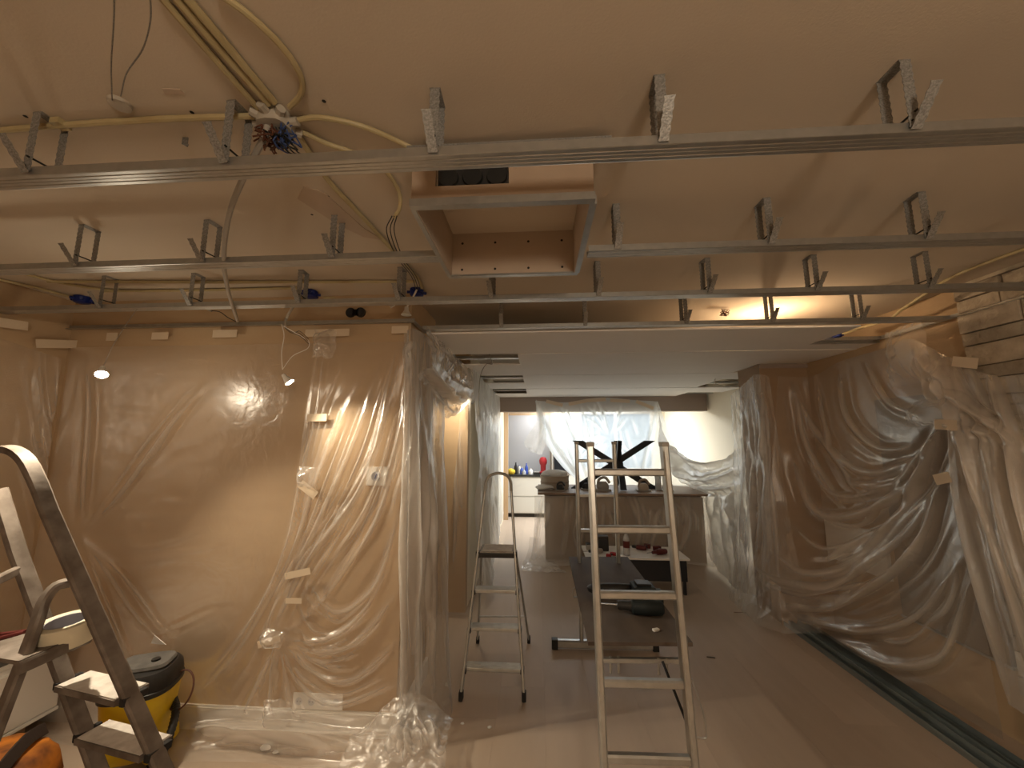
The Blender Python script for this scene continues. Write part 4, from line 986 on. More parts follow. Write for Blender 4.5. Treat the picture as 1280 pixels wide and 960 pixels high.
# --- mini scaffold: two ladder frames with a board laid on their rungs
def frame(name, label, L0, L1, R0, R1, rungs, wr_, foot=True):
    t = thing(name, label, 'ladder', ((L0[0]+R0[0])/2, (L0[1]+R0[1])/2, 0))
    for a, b in ((L0, L1), (R0, R1)):
        a, b = V3(a), V3(b)
        r_ = MB().bar(a, b, .030, .062 if name == 'ladder_frame' else .05, (0, 1, 0), .22).build('rail', 'alu', t, smooth=True)
        MB().box(b+V3((0, 0, .006)), (.034, .066, .024), bev=.008).build('end_cap', 'greyc', r_)
        if foot: MB().box(a+V3((0, 0, .004)), (.036, .07, .03), bev=.005).build('foot', 'rubber', r_)
    for z in rungs:
        a, b = up_(V3(L0), V3(L1), z), up_(V3(R0), V3(R1), z)
        MB().bar(a, b, .034, wr_, (0, 0, 1), .2).build('rung', 'alu', t, smooth=True)
    return t
fz = frame('ladder_frame', 'near aluminium ladder frame with wide rails in front of the dark board', (.272, 1.86, .012), (.262, 1.97, 1.665), (.655, 1.87, .012), (.625, 1.98, 1.665), [.345, .628, .985, 1.27, 1.535], .034)
# locking rod at the right foot
hr = MB().tube(smooth_path([(.662, 1.895, .66), (.705, 1.90, .52), (.712, 1.90, .44), (.70, 1.90, .425), (.664, 1.895, .43)], 5), .004, 6).build('locking_rod', 'alu', fz, smooth=True)
rf = frame('rear_ladder_frame', 'far aluminium ladder frame standing between the dark board and the island', (.343, 3.44, .06), (.335, 3.40, 1.655), (.668, 3.45, .06), (.656, 3.41, 1.655), [.31, .624, .93, 1.22, 1.51], .026, foot=False)
bbm = MB().bar((.13, 3.43, .04), (.93, 3.45, .04), .045, .06, (0, 0, 1)).build('base_bar', 'alu', rf)
for x, y in ((.125, 3.43), (.935, 3.45)): MB().box((x, y, .04), (.05, .055, .075), bev=.006).build('end_cap', 'black', bbm)
MB().tube(smooth_path([(.36, 3.36, .55), (.28, 3.33, .50), (.275, 3.33, .44), (.34, 3.36, .43)], 4), .005, 6).build('hook', 'alu', rf, smooth=True)
# second base bar and brace of the near part
MB().bar((.30, 2.16, .585), (.70, 2.18, .585), .03, .02).build('support_bar', 'alu', fz)
for x in (.36, .40, .60, .64): MB().tube([(x, 2.17, .60), (x, 2.17, .52)], .006, 6).build('hook', 'alu', fz, smooth=True)
MB().bar((.60, 2.10, .62), (.665, 2.0, .42), .014, .006).build('stay', 'blackm', fz)
# dark board
bt = .675
MB().add([(.262, 3.575, bt-.018), (.775, 3.60, bt-.018), (.775, 2.17, bt-.018), (.247, 2.145, bt-.018), (.262, 3.575, bt), (.775, 3.60, bt), (.775, 2.17, bt), (.247, 2.145, bt)],
         [(0, 1, 2, 3), (7, 6, 5, 4), (0, 4, 5, 1), (1, 5, 6, 2), (2, 6, 7, 3), (3, 7, 4, 0)]).build('scaffold_board', 'plank', label='dark dusty board laid across the two aluminium ladder frames', cat='board')
# drills on the board
def drill(name, label, c, rz, s=1.0, m1='teal', m2='black'):
    c = V3(c); t = thing(name, label, 'power tool', c, rz)
    MB().lathe((0, 0, .035*s), [(.020*s, -.05*s), (.034*s, -.04*s), (.036*s, .03*s), (.030*s, .09*s), (.020*s, .10*s)], 14, axis='X', n=2.4).build('motor_body', m1, t, smooth=True, world=False)
    MB().lathe((0, 0, .035*s), [(.018*s, -.11*s), (.021*s, -.10*s), (.021*s, -.06*s), (.026*s, -.045*s)], 14, axis='X').build('chuck', m2, t, smooth=True, world=False)
    MB().tube([(-.11*s, 0, .035*s), (-.19*s, 0, .034*s)], .004*s, 6).build('bit', 'stainless', t, world=False)
    MB().bar([(.05*s, 0, .03*s), (.06*s, .06*s, .028*s), (.072*s, .12*s, .028*s)], None, .034*s, .040*s, (0, 0, 1), .3).build('handle', m2, t, smooth=True, world=False)
    MB().box((.075*s, .155*s, .030*s), (.095*s, .060*s, .058*s), rz=.1, bev=.008*s).build('battery', m1, t, world=False)
    MB().box((.04*s, .045*s, .03*s), (.014*s, .022*s, .018*s), bev=.003*s).build('trigger', 'darkred', t, world=False)
    return t
drill('cordless_drill', 'dark cordless drill lying on the board with its bit pointing left', (.60, 2.47, bt+.001), -.12, 1.25)
# hand tool: dark grinder behind
t = thing('angle_grinder', 'black grinder lying on the board behind the drill', 'power tool', (.52, 2.74, bt))
MB().lathe((.50, 2.74, bt+.045), [(.022, -.09), (.030, -.08), (.033, .02), (.030, .10), (.022, .11)], 14, axis='X').build('body', 'black', t, smooth=True)
MB().lathe((.375, 2.74, bt+.045), [(.050, -.018), (.056, -.010), (.056, .006), (.03, .02)], 18, axis='Z').build('guard', 'blackm', t, smooth=True)
MB().tube([(.43, 2.74, bt+.045), (.35, 2.74, bt+.045)], .028, 12).build('gear_head', 'black', t, smooth=True)
t = thing('battery_charger', 'black boxy tool battery behind the drill on the board', 'battery', (.66, 2.72, bt))
MB().box((.67, 2.70, bt+.045), (.14, .13, .09), bev=.012).build('housing', 'teal', t); MB().box((.67, 2.70, bt+.097), (.09, .08, .014), bev=.004).build('top_rail', 'black', t)
MB().box((.625, 2.28, bt+.006), (.035, .02, .012), rz=.4, bev=.003).build('plaster_crumb', 'paper', label='small white crumb on the near end of the dark board', cat='crumb')

# --- low white topped table
lt = thing('low_table', 'low black table with a white top in front of the island', 'table', (1.15, 4.75, 0))
T0, T1 = 4.58, 5.02; tz = .385
MB().bb((.53, T0, tz-.02), (1.66, T1+.04, tz)).build('tabletop', 'tableg', lt)
MB().bb((.56, T0+.02, .14), (1.63, T0+.035, tz-.02)).build('front_panel', 'blackm', lt)
MB().bb((.56, T1, .14), (1.63, T1+.015, tz-.02)).build('rear_panel', 'blackm', lt)
for x in (.56, 1.615): MB().bb((x, T0+.035, .14), (x+.015, T1, tz-.02)).build('side_panel', 'blackm', lt)
MB().bb((.575, T0+.035, .14), (1.615, T1, .155)).build('shelf', 'isl', lt)
for x in (.58, 1.60):
    for y in (T0+.04, T1-.03): MB().bb((x-.015, y-.015, 0), (x+.015, y+.015, .14)).build('leg', 'blackm', lt)
# bottle and tools on it
c = V3(at(797, 690, Z=tz)); 
def bottle(name, label, c, h, r, m, cap='whitep', band=None, parent=None):
    t = thing(name, label, 'bottle', c)
    MB().lathe(c, [(r*.9, 0), (r, .01*h), (r, .58*h), (r*.9, .66*h), (r*.38, .84*h), (r*.34, .93*h)], 18).build('body', m, t, smooth=True)
    MB().lathe(c+V3((0, 0, .93*h)), [(r*.40, 0), (r*.40, .07*h)], 12).build('cap', cap, t)
    if band: MB().lathe(c+V3((0, 0, .30*h)), [(r*1.02, 0), (r*1.02, .26*h)], 18).build('label_band', band, t, smooth=True)
    return t
gb = bpy.data.materials.new('clear_bottle'); gb.use_nodes = True
pb_ = gb.node_tree.nodes['Principled BSDF']; pb_.inputs['Transmission Weight'].default_value = .55; pb_.inputs['Roughness'].default_value = .12; pb_.inputs['Base Color'].default_value = (.8, .8, .8, 1)
M['clear'] = gb
bottle('water_bottle', 'clear plastic bottle with red band standing on the white low table', V3((1.00, 4.68, tz)), .285, .038, 'clear', 'red', 'darkred')
t = thing('black_case', 'upright black tool pouch on the white low table left of the bottle', 'tool', (.76, 4.86, tz))
MB().box((.76, 4.86, tz+.085), (.13, .10, .17), bev=.012).build('body', 'black', t); MB().box((.76, 4.805, tz+.10), (.09, .012, .08), bev=.003).build('pocket', 'blackm', t)
r3 = random.Random(11)
drill('small_drill', 'dark red cordless tool lying on the low table at right', (1.38, 4.72, tz+.002), .35, .9, 'darkred', 'darkred')
drill('red_screwdriver', 'dark red power screwdriver behind the bottle on the low table', (1.20, 4.90, tz+.002), -.5, .8, 'darkred', 'black')
drill('jigsaw', 'black and silver power tool at the left end of the low table', (.66, 4.72, tz+.002), .2, .8, 'greyc', 'black')
drill('hand_driver', 'small red and black driver at the front edge of the low table', (.86, 4.64, tz+.002), 2.6, .55, 'red', 'black')
for i, (x, y, m_, lab) in enumerate(((.62, 4.90, 'greyc', 'grey box of screws at the back left of the low table'), (.72, 4.98, 'jbox', 'beige box of screws behind the black pouch'))):
    t = thing('screw_box', lab, 'box', (x, y, tz)); MB().box((x, y, tz+.03), (.10, .08, .06), rz=.2*i, bev=.004).build('carton', m_, t); MB().box((x, y, tz+.063), (.102, .082, .008), rz=.2*i).build('lid', 'black', t)

# --- kitchen island
ki = thing('kitchen_island', 'kitchen island with thin oak worktop, its front wrapped in plastic', 'kitchen island', (1.18, 6.0, 0))
MB().bb((.10, 5.72, .0), (2.30, 6.55, .885)).build('body', 'isl', ki)
for i in range(4): MB().bb((.12+i*.55, 5.705, .10), (.64+i*.55, 5.72, .87)).build('front_panel', 'isl', ki)
MB().bb((.10, 5.74, 0), (2.30, 5.75, .09)).build('plinth', 'dark', ki)
MB().bb((-.005, 5.60, .912), (2.42, 6.62, .942)).build('worktop', 'oak', ki)
iz = .942
# crossed steel table base standing on it
t = thing('steel_table_base', 'black steel cross shaped table base standing upright on the island worktop', 'table base', (1.08, 6.15, iz))
ty = 6.15
pl_, pr_, bl_, br_ = at(722, 555, Y=ty), at(812, 555, Y=ty), at(722, 610, Y=ty), at(815, 610, Y=ty)
pl_, pr_, bl_, br_ = [V3((q[0], q[1], z)) for q, z in ((pl_, 1.665), (pr_, 1.665), (bl_, iz+.012), (br_, iz+.012))]
def flatbar(a, b, w_, d_):
    # mitred bar: cut horizontally at both ends
    hx = V3((w_/2, 0, 0)); hy = V3((0, d_/2, 0)); vs = [q+sx*hx+sy*hy for q in (a, b) for sx in (-1, 1) for sy in (-1, 1)]
    return MB().add(vs, [(0, 1, 3, 2), (4, 6, 7, 5), (0, 4, 5, 1), (2, 3, 7, 6), (0, 2, 6, 4), (1, 5, 7, 3)])
flatbar(pl_, br_, .17, .05).build('diagonal_bar', 'blackm', t); flatbar(pr_-V3((.0, 0, 0)), bl_, .17, .045).build('diagonal_bar', 'blackm', t)
m0, m1 = at(776, 553, Y=ty+.0), at(776, 612, Y=ty)
flatbar(V3((m0[0], ty+.30, 1.665)), V3((m1[0]-.02, ty-.28, iz+.012)), .085, .07).build('cross_bar', 'blackm', t)
flatbar(V3((m0[0]-.06, ty-.20, 1.665)), V3((m1[0]-.01, ty+.26, iz+.012)), .06, .07).build('cross_bar', 'blackm', t)
MB().box(((pl_.x+br_.x)/2, ty, (1.665+iz)/2), (.13, .10, .13), bev=.01).build('hub', 'blackm', t)
for q in (bl_, br_): MB().box((q.x, ty, iz+.006), (.20, .10, .012)).build('foot_plate', 'blackm', t)
# drum
c = V3((at(692, 606, Z=iz)[0], 6.1, iz))
t = thing('round_drum', 'round beige drum full of white cloth at the left end of the island', 'container', c)
MB().lathe(c, [(.20, 0), (.215, .02), (.215, .17), (.222, .175), (.222, .195), (.20, .195), (.195, .15)], 32).build('body', 'drum', t, smooth=True)
MB().lathe(c+V3((0, 0, .09)), [(.217, 0), (.219, .004), (.219, .018), (.217, .022)], 32).build('band', 'isl', t, smooth=True)
def crumple(name, c, r, h, m, label=None, cat=None, seed=1, parent=None, amp=.35, sub=3):
    bm = bmesh.new(); bmesh.ops.create_icosphere(bm, subdivisions=sub, radius=1)
    P_ = np.array([v.co[:] for v in bm.verts]); n = ridged(P_*1.3+5, seed, 3)
    vs = [V3(c)+V3((p[0]*r*(1+amp*k), p[1]*r*.8*(1+amp*k), h*max(-.0, (p[2]*.5*(1+amp*k)+.5)))) for p, k in zip(P_, n)]
    mb = MB().add(vs, [[v.index for v in f.verts] for f in bm.faces]); bm.free()
    return mb.build(name, m, parent, smooth=True, label=label, cat=cat)
crumple('cloth', (c.x, c.y, iz+.14), .17, .13, 'paper', parent=t, seed=3)
c2 = at(684, 612, Z=iz); crumple('folded_cloth', (c2[0]-.03, c2[1]-.02, iz+.001), .12, .07, 'paper', 'white folded cloth on the island front left corner', 'cloth', seed=5)
def gadget(px, lab, m1, m2, s=1.0, kind='sander', dy=.12, rz=0):
    q = at(px, 612, Z=iz); cx, cy = q[0], 5.72+dy
    t = thing(kind, lab, 'power tool', (cx, cy, iz))
    MB().box((cx, cy, iz+.012*s), (.18*s, .10*s, .02*s), rz=rz, bev=.003).build('base_plate', 'greyc', t)
    MB().lathe((cx, cy, iz+.02*s), [(.050*s, 0), (.055*s, .02*s), (.048*s, .06*s), (.030*s, .085*s)], 16, sx=1.3).build('body', m1, t, smooth=True)
    MB().tube(smooth_path([(cx-.06*s, cy, iz+.05*s), (cx-.04*s, cy, iz+.13*s), (cx+.03*s, cy, iz+.15*s), (cx+.08*s, cy, iz+.09*s)], 5), .016*s, 8).build('handle', m2, t, smooth=True)
    return t
gadget(700, 'dark palm sander beside the white folded cloth on the island', 'black', 'black', .8, 'sander')
gadget(733, 'black tool under the left arm of the steel table base', 'black', 'blackm', .9, 'jigsaw', dy=.25)
gadget(752, 'grey tool with curved handle behind the left ladder rail', 'greyc', 'jbox', 1.25, 'planer', dy=.15)
gadget(800, 'brown wooden handled tool on the island right of the ladder rung', 'drum', 'isl', 1.1, 'router', dy=.12)
gadget(829, 'small black tool on the island behind the right ladder rail', 'black', 'black', .9, 'trimmer', dy=.15)
t_ = MB().lathe((at(806, 606, Z=iz)[0]+.01, 5.95, iz), [(.035, 0), (.045, .005), (.042, .15), (.052, .24), (.050, .24), (.038, .15), (.036, .01)], 18).build('glass_jar', 'clear', smooth=True, label='clear glass jar standing on the island by the table base', cat='jar')

# --- kitchen run on the back wall
kr = thing('kitchen_counter', 'white kitchen counter with dark worktop seen beside the curtain', 'kitchen cabinet', (-.35, 8.95, 0))
KY = 8.72
MB().bb((-.72, KY, .08), (.30, 9.38, .86)).build('carcass', 'kwhite', kr)
for i, (za, zb) in enumerate(((.10, .44), (.45, .845))):
    dr = MB().bb((-.70, KY-.018, za), (.29, KY-.001, zb)).build('drawer', 'kwhite', kr)
    MB().bb((-.70, KY-.019, zb-.012), (.29, KY-.0005, zb-.004)).build('grip_groove', 'greyc', dr)
MB().bb((-.72, KY+.03, 0), (.30, KY+.045, .08)).build('plinth', 'dark', kr)
MB().bb((-.735, KY-.03, .862), (.30, 9.38, .900)).build('worktop', 'kdark', kr)
MB().bb((-.735, KY-.03, 0), (-.722, KY+.05, .86)).build('side_edge', 'kdark', kr)
MB().bb((-.72, 9.375, .90), (.28, 9.398, 2.30)).build('backsplash', 'greyglass', label='plain grey glass backsplash above the kitchen counter', cat='backsplash')
# portal frame of pale wood
t = st('door_1', MB().bb((-.735, 8.40, 0), (-.64, 8.48, 2.44)), 'wood')
MB().bb((-.64, 8.41, 2.26), (.34, 8.47, 2.44)).build('lintel', 'wood', t)
MB().bb((-.625, 8.42, 2.20), (.32, 8.46, 2.25)).build('lintel_bead', 'wood', t)
# tall oven cabinet
ov = thing('oven_cabinet', 'tall pale oven cabinet with built in black oven behind the plastic curtain', 'oven cabinet', (.56, 9.0, 0))
MB().bb((.31, 8.72, 0), (.93, 9.38, 2.25)).build('body', 'kwhite', ov)
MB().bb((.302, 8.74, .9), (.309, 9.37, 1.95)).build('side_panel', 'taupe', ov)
oz0, oz1 = .92, 1.52
of = MB().bb((.33, 8.69, oz0), (.90, 8.72, oz1)).build('oven', 'stainless', ov)
MB().bb((.355, 8.68, oz0+.06), (.875, 8.69, oz1-.14)).build('oven_glass', 'glass', of)
MB().tube([(.37, 8.66, oz1-.12), (.86, 8.66, oz1-.12)], .010, 8).build('handle', 'stainless', of)
MB().bb((.50, 8.684, oz1-.075), (.73, 8.69, oz1-.025)).build('display', 'glass', of)
MB().bb((.325, 8.70, .10), (.905, 8.72, .90)).build('cabinet_door', 'kwhite', ov)
MB().bb((.325, 8.70, 1.55), (.905, 8.72, 2.23)).build('cabinet_door', 'kwhite', ov)
kz = .900
# red coffee machine
c = V3((.12, 8.90, kz)); t = thing('coffee_machine', 'glossy red rounded coffee machine on the kitchen counter', 'coffee machine', c)
MB().lathe(c, [(.085, 0), (.09, .02), (.085, .05), (.06, .07), (.06, .20), (.085, .24), (.09, .31), (.06, .37), (.02, .385)], 20).build('body', 'red', t, smooth=True)
MB().box(c+V3((0, -.09, .02)), (.11, .07, .03), bev=.006).build('drip_tray', 'black', t)
for i, (x, y, h, r, m_, cp, lab) in enumerate(((-.50, 8.9, .26, .04, 'black', 'black', 'tall black bottle at the left of the kitchen counter'), (-.36, 8.86, .16, .045, 'bluecard', 'whitep', 'short blue bottle on the kitchen counter'),
        (-.26, 8.95, .24, .035, 'bluecard', 'bluecard', 'tall blue bottle on the kitchen counter'), (-.42, 8.98, .20, .04, 'whitep', 'bluecard', 'white bottle with blue cap on the kitchen counter'),
        (-.16, 8.86, .13, .05, 'whitep', 'whitep', 'white jar right of the blue bottles'), (-.31, 8.80, .11, .045, 'clear', 'whitep', 'low clear jar at the counter front'))):
    bottle('bottle', lab, V3((x, y, kz)), h, r, m_, cp, group='x' if False else None) if False else bottle('bottle', lab, V3((x, y, kz)), h, r, m_, cp)
crumple('cleaning_cloth', (-.60, 8.80, kz+.001), .075, .12, 'yellowf', 'yellow cleaning cloth hanging at the left counter corner', 'cloth', seed=9)
t = thing('dish_tray', 'black low tray beside the red coffee machine', 'tray', (-.02, 8.86, kz)); MB().box((-.03, 8.86, kz+.025), (.14, .2, .05), bev=.006).build('tray', 'black', t); MB().box((-.03, 8.86, kz+.056), (.10, .15, .012)).build('liner', 'greyc', t)

# --- dusty ladder at the left, close to the camera
def PY(px, py, Y): return V3(at(px, py, Y=Y))
dl = thing('dusty_ladder', 'dusty old aluminium stepladder with white plaster on its treads at left', 'stepladder', (-1.8, 1.6, 0))
# front frame rails
Rb, Rt = PY(203, 960, 1.66), PY(62, 640, 1.58); Lb, Lt = PY(124, 965, 1.74), PY(22, 690, 1.68)
dR = (Rt-Rb); dL = (Lt-Lb)
Rf = Rb-dR*(Rb.z/dR.z)*1.0; Lf = Lb-dL*(Lb.z/dL.z)*1.0
Rf.z = .015; Lf.z = .015
hoop = smooth_path([Rt, PY(46, 600, 1.575), PY(30, 572, 1.58), PY(8, 561, 1.60), PY(-18, 568, 1.63), PY(-34, 590, 1.66)], 5)
Lt2 = PY(-2, 612, 1.665)
wv_ = (Lb-Rb).normalized()
MB().bar([Rf, Rb, Rt]+hoop[1:], None, .030, .058, wv_.cross(dR.normalized()), .25).build('rail', 'oldalu', dl, smooth=True)
MB().bar([Lf, Lb, Lt, Lt2], None, .030, .058, wv_.cross(dL.normalized()), .25).build('rail', 'oldalu', dl, smooth=True)
for q in (Rf, Lf): MB().box(q+V3((0, 0, .005)), (.05, .07, .04), bev=.006).build('foot', 'rubber', dl)
def tread(z, m='treadw', dz=0):
    a, b = up_(Lf, Lt, z), up_(Rf, Rt, z); ax = (b-a); ax.z = 0; ln = ax.length; ax.normalize()
    bk = V3((-ax.y, ax.x, 0)); 
    if bk.y < 0: bk = -bk
    a2, b2 = a+ax*.018, b-ax*.018; d0, d1 = -.045, .075
    vs = []
    for q in (a2, b2):
        for d_ in (d0, d1):
            for h in (-.022, 0): vs.append(V3((q.x, q.y, z+h))+bk*d_)
    tr = MB().add(vs, [(0, 2, 3, 1), (4, 5, 7, 6), (0, 1, 5, 4), (2, 6, 7, 3), (1, 3, 7, 5), (0, 4, 6, 2)]).build('step', 'oldalu', dl)
    c = (a2+b2)/2
    top = []
    for q in (a2+ax*.008, b2-ax*.008):
        for d_ in (d0+.006, d1-.006):
            for h in (.0, .004): top.append(V3((q.x, q.y, z+h))+bk*d_)
    MB().add(top, [(0, 2, 3, 1), (4, 5, 7, 6), (0, 1, 5, 4), (2, 6, 7, 3), (1, 3, 7, 5), (0, 4, 6, 2)]).build('plaster_layer', m, tr)
    for q in (a, b): MB().box(V3((q.x, q.y, z-.012))+bk*.01, (.024, .09, .03), rz=math.atan2(bk.y, bk.x)-math.pi/2, bev=.004).build('bracket', 'rubber', tr)
    return a, b, ax, bk
for z in (.245, .45, .655): last = tread(z)
# platform with its tube frame
zp = .865; a, b = up_(Lf, Lt, zp), up_(Rf, Rt, zp); ax, bk = last[2], last[3]
side = -bk
P0 = PY(112, 796, 1.62); P1 = PY(22, 836, 1.42)
MB().bar(P0, P1, .028, .045, (0, 0, 1), .25).build('platform_bar', 'oldalu', dl, smooth=True)
P2 = PY(88, 728, 1.60); rl = [P2, PY(70, 733, 1.57), PY(55, 752, 1.54), PY(44, 785, 1.50), PY(28, 828, 1.46), PY(-2, 905, 1.40)]
rl = smooth_path(rl, 4); dd = rl[-1]; e_ = V3(rl[-1])-V3(rl[-5]); e_ = e_*(-(V3(rl[-1]).z-.02)/e_.z)
rl.append(tuple(V3(rl[-1])+e_)); 
MB().bar([V3(q) for q in rl], None, .028, .056, (1, .3, 0), .25).build('rear_leg', 'oldalu', dl, smooth=True)
MB().bar(PY(20, 714, 1.66), PY(-30, 738, 1.45), .025, .04, (0, 0, 1), .25).build('cross_bar', 'oldalu', dl, smooth=True)
# tray on the ladder top carrying tools
PLc = P0*.35+P1*.65
pv = [P0+V3((0, 0, .012)), P1+V3((0, 0, .012)), P1+V3((-.30, .04, .012)), P0+V3((-.16, .14, .012))]
MB().add([tuple(v) for v in pv]+[tuple(v+V3((0, 0, .014))) for v in pv], [(3, 2, 1, 0), (4, 5, 6, 7), (0, 1, 5, 4), (1, 2, 6, 5), (2, 3, 7, 6), (3, 0, 4, 7)]).build('platform', 'oldalu', dl)
pzt = max(v.z for v in pv)+.014
# tape roll
tc_ = PY(84, 790, 1.60); tcz = PY(84, 806, 1.60).z
tcz += .012
t = thing('tape_roll', 'wide roll of masking tape lying on the dusty ladder platform', 'tape roll', (tc_.x, tc_.y, tcz))
tilt = Matrix.Rotation(.10, 3, 'X')
pr_ = [(.066, 0), (.094, 0), (.097, .003), (.097, .082), (.094, .085), (.066, .085)]
def ring(c, prof, seg, m, nm, par, tl):
    vs = []; k = len(prof)
    for q in range(seg):
        an = 2*math.pi*q/seg
        for r_, z_ in prof: vs.append(V3(c)+tl @ V3((r_*math.cos(an), r_*math.sin(an), z_)))
    fs = [(q*k+i, ((q+1) % seg)*k+i, ((q+1) % seg)*k+(i+1) % k, q*k+(i+1) % k) for q in range(seg) for i in range(k)]
    return MB().add(vs, fs).build(nm, m, par, smooth=True)
ring((tc_.x, tc_.y, tcz), pr_, 40, 'rolltape', 'tape_body', t, tilt)
ring((tc_.x, tc_.y, tcz), [(.061, .001), (.066, .001), (.066, .0845), (.061, .0845)], 40, 'core', 'core', t, tilt)
crumple('plaster_lump', PY(48, 806, 1.56), .028, .04, 'paper', 'small white crumpled scrap beside the tape roll', 'scrap', seed=12)
t = thing('tray', 'grey painter tray edge at the far left of the ladder platform', 'tray', PY(5, 815, 1.55))
q = PY(2, 822, 1.55)
MB().box(q+V3((-.05, 0, 0)), (.22, .16, .03), bev=.008).build('tray_body', 'lidgrey', t); MB().box(q+V3((-.05, -.03, -.028)), (.20, .10, .022), bev=.006).build('tray_rim', 'whitep', t)
q = PY(10, 797, 1.60)
t = thing('pliers', 'red handled pliers on the tray at far left', 'tool', q)
for s_ in (-1, 1): MB().tube(smooth_path([q+V3((-.09, .01*s_, 0)), q+V3((-.02, .025*s_, .004)), q+V3((.05, .012*s_, .018)), q+V3((.075, .004*s_, .022))], 4), .010, 8).build('handle', 'darkred', t, smooth=True)
MB().box(q+V3((-.02, 0, -.018)), (.14, .04, .02), bev=.006).build('jaw', 'blackm', t)

# --- vacuum cleaner
vc = V3((-2.16, 2.17, 0)); vz = .35
t = thing('vacuum_cleaner', 'yellow wet and dry vacuum cleaner with black head behind the dusty ladder', 'vacuum cleaner', vc)
RZ = .35
MB().lathe(vc, [(.12, .07), (.155, .075), (.165, .09), (.172, .16), (.165, .20), (.165, .22), (.182, .40), (.186, .435)], 36, n=2.9, rz=RZ, sx=1.0, sy=.95).build('tank', 'yellow', t, smooth=True)
MB().lathe(vc, [(.188, .425), (.195, .43), (.195, .455), (.188, .46)], 36, n=2.9, rz=RZ, sy=.95).build('rim', 'black', t, smooth=True)
MB().lathe(vc, [(.186, .46), (.186, .485), (.178, .53), (.160, .555), (.10, .565)], 36, n=3.2, rz=RZ, sy=.95).build('head', 'black', t, smooth=True)
hd = MB().lathe(vc+V3((0, 0, .56)), [(.145, 0), (.150, .010), (.140, .026), (.10, .030)], 30, n=4, rz=RZ, sx=1.0, sy=.72).build('lid', 'lidgrey', t, smooth=True)
MB().tube([vc+V3((.07, .0, .590)), vc+V3((.07, .0, .600))], .024, 16).build('switch', 'black', hd, smooth=True)
hn = MB().bar(smooth_path([vc+V3((-.16, -.04, .45)), vc+V3((-.14, -.12, .44)), vc+V3((0, -.185, .435)), vc+V3((.12, -.15, .46)), vc+V3((.165, -.06, .50))], 5), None, .012, .016).build('handle', 'black', t, smooth=True)
MB().box(vc+V3((.06, -.168, .485)), (.11, .03, .05), rz=.3, bev=.008).build('yellow_patch', 'yellow', t)
MB().box(vc+V3((-.05, -.170, .475)), (.09, .025, .05), rz=.0, bev=.008).build('front_clip', 'whitep', t)
for a in (35, 145, 215, 325):
    p_ = vc+V3((.17*math.cos(math.radians(a)+RZ), .16*math.sin(math.radians(a)+RZ), .03))
    fo = MB().lathe(p_+V3((0, 0, .02)), [(.045, 0), (.055, .02), (.050, .07), (.02, .085)], 12).build('wheel_housing', 'yellow', t, smooth=True)
    MB().lathe(p_+V3((0, -.012, -.002)), [(.026, 0), (.028, .004), (.028, .02), (.026, .024)], 14, axis='Y').build('castor', 'rubber', fo, smooth=True)
hose = smooth_path([vc+V3((.13, .10, .30)), vc+V3((.21, .04, .27)), vc+V3((.262, -.05, .17)), vc+V3((.255, -.12, .06)), vc+V3((.18, -.19, .026)), vc+V3((.02, -.25, .024)), vc+V3((-.15, -.24, .024))], 14)
hm = MB(); n = len(hose); seg = 12; vs = []; prev = None
for i, p in enumerate(hose):
    tv = V3(hose[min(i+1, n-1)])-V3(hose[max(i-1, 0)]); tv.normalize(); u = tv.cross(V3((0, 0, 1))); 
    if u.length < .1: u = V3((1, 0, 0))
    u.normalize(); v = u.cross(tv); r_ = .024 if i % 2 == 0 else .0205
    vs += [V3(p)+u*r_*math.cos(2*math.pi*q/seg)+v*r_*math.sin(2*math.pi*q/seg) for q in range(seg)]
hm.add(vs, [(i*seg+q, i*seg+(q+1) % seg, (i+1)*seg+(q+1) % seg, (i+1)*seg+q) for i in range(n-1) for q in range(seg)]).build('hose', 'black', t, smooth=True)
cd_ = V3(at(236, 846, Y=2.24)); MB().tube([cd_+V3((.085*math.cos(k/24*6.283), .03*math.sin(k/24*6.283), .105*math.sin(k/24*6.283))) for k in range(24)], .0055, 6, closed=True).build('cord', 'copper', t, smooth=True)
# plastic scrap corner above it
q = V3(at(198, 800, Y=2.34)); MB().add([q+V3((-.045, 0, -.02)), q+V3((.05, 0, -.025)), q+V3((-.02, -.01, .03)), q+V3((-.045, .004, -.02)), q+V3((.05, .004, -.025)), q+V3((-.02, -.006, .03))], [(0, 1, 2), (5, 4, 3), (0, 3, 4, 1), (1, 4, 5, 2), (2, 5, 3, 0)]).build('paper_scrap', 'paper', label='small white triangular scrap stuck to the plastic above the vacuum', cat='scrap')
for ch in t.children:
    ch.scale = (.84, .84, .84)
# --- orange tool bag
bc_ = V3((-2.52, 1.73, 0)); t = thing('tool_bag', 'orange and black soft tool bag on the floor at bottom left', 'bag', bc_)
gbx = []
bm = bmesh.new(); bmesh.ops.create_grid(bm, x_segments=2, y_segments=2, size=1); bm.free()
prof = [(.16, 0), (.20, .02), (.21, .12), (.20, .21), (.17, .27), (.10, .30)]
mb = MB().lathe(bc_, prof, 40, n=3.2, rz=.45, sx=1.35, sy=.85)
vv = np.array([list(v) for v in mb.v]); nn = ridged(vv*7, 4, 3)
mb.v = [tuple(V3(v)+V3((v[0]-bc_.x, v[1]-bc_.y, .0)).normalized()*.035*k+V3((0, 0, .02*k if v[2] > .05 else 0))) for v, k in zip(mb.v, nn)]
mb.build('body', 'orange', t, smooth=True)
for a in (-.17, .02, .20):
    cs, sn = math.cos(.45), math.sin(.45)
    pts = [V3((bc_.x+a*cs-d_*sn, bc_.y+a*sn+d_*cs, z_)) for d_, z_ in ((-.215, .02), (-.225, .12), (-.208, .225), (-.15, .30), (0, .335), (.12, .31))]
    MB().bar(smooth_path(pts, 4), None, .055, .012, (1, 0, 0)).build('strap', 'bagblack', t, smooth=True)
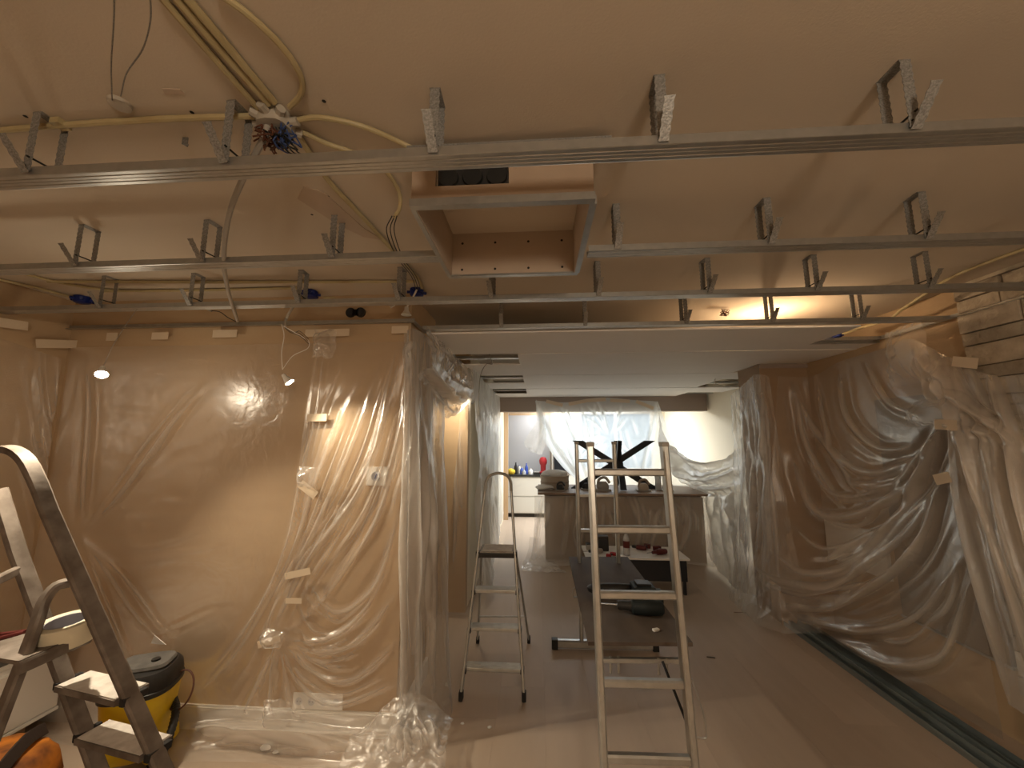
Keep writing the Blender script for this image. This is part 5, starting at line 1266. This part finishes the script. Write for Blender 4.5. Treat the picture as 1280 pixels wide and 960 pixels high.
flp = MB().add([bc_+V3((-.22, -.16, 0.167)), bc_+V3((.02, -.10, 0.236)), bc_+V3((.20, .02, 0.274)), bc_+V3((.16, .12, 0.251)), bc_+V3((-.05, .05, 0.274)), bc_+V3((-.22, -.04, 0.213))]+[bc_+V3((-.22, -.16, 0.176)), bc_+V3((.02, -.10, 0.245)), bc_+V3((.20, .02, 0.283)), bc_+V3((.16, .12, 0.260)), bc_+V3((-.05, .05, 0.283)), bc_+V3((-.22, -.04, 0.222))],
    [(5, 4, 3, 2, 1, 0), (6, 7, 8, 9, 10, 11)]+[(i, (i+1) % 6, 6+(i+1) % 6, 6+i) for i in range(6)]).build('flap', 'orange', t)
crumple('black_bag', (-2.10, 1.70, .0), .07, .18, 'bagblack', 'dark cloth bundle between the tool bag and the vacuum', 'cloth', seed=15)

# --- steel profiles lying along the right side of the floor
M['fsteel'] = mat('cool_steel', (.27, .31, .31), .38, .6, noise=(14, .5, (.20, .23, .23)))
def floor_profile(a0, a1, z, w_, h_, label, m='fsteel', lip=True):
    a0, a1 = V3(a0), V3(a1); d_ = (a1-a0).normalized(); s_ = V3((-d_.y, d_.x, 0)); t_ = .0015
    sec = [(-w_/2, h_), (-w_/2, 0), (w_/2, 0), (w_/2, h_), (w_/2-t_, h_), (w_/2-t_, t_), (-w_/2+t_, t_), (-w_/2+t_, h_)]
    vs = [q+s_*u+V3((0, 0, z+v)) for q in (a0, a1) for u, v in sec]
    return MB().add(vs, [(i, (i+1) % 8, 8+(i+1) % 8, 8+i) for i in range(8)]+[tuple(range(8))[::-1], tuple(range(8, 16))]).build('floor_profile', m, label=label, cat='profile', group='steel profiles lying along the right wall')
b0 = V3(at(925, 744, Z=0)); 
ends = [((2.265, 4.12), (2.33, 1.2), .0, .05, .04, 'outermost steel profile lying on the floor along the right side'),
        ((2.335, 4.05), (2.41, 1.1), .0, .06, .027, 'steel profile on the floor, second in from the room'),
        ((2.41, 4.0), (2.50, 1.1), .0, .07, .050, 'wide steel channel on the floor, third in from the room'),
        ((2.30, 3.9), (2.37, 1.25), .042, .05, .030, 'steel profile stacked on top of the two outer profiles')]
for i, (p, q, z, w_, h_, lab) in enumerate(ends): floor_profile((p[0], p[1], 0), (q[0], q[1], 0), z, w_, h_, lab)
# debris
for i, (px, py, s_, lab) in enumerate(((560, 857, .02, 'small plaster crumb on floor left of the stepladder foot'), (541, 897, .018, 'plaster crumb on floor near the partition corner'), (612, 910, .012, 'tiny white crumb on floor in front of the stepladder'),
        (333, 936, .03, 'flat white crumb on floor before the partition skirting'), (345, 941, .016, 'small white crumb beside the flat one before the skirting'), (578, 905, .010, 'tiny pale crumb near the plastic heap'))):
    c = at(px, py, Z=0); crumple('plaster_crumb', (c[0], c[1], 0), s_, s_*.7, 'paper', lab, 'crumb', seed=20+i, sub=2)
c = V3(at(932, 767, Z=.004)); t = thing('twig', 'bent brown offcut of wire on the floor by the profiles', 'wire', c)
MB().tube([c+V3((-.10, .02, .002)), c+V3((.02, .01, .004)), c+V3((.0, -.05, .002)), c+V3((.0, -.10, .002))], .003, 5).build('wire', 'copper', t)
c = V3(at(889, 822, Z=.004)); MB().tube([c+V3((-.03, .01, 0)), c+V3((.03, 0, 0))], .003, 5).build('wire_offcut', 'blackw', label='short dark wire offcut on the floor right of the ladder', cat='wire')
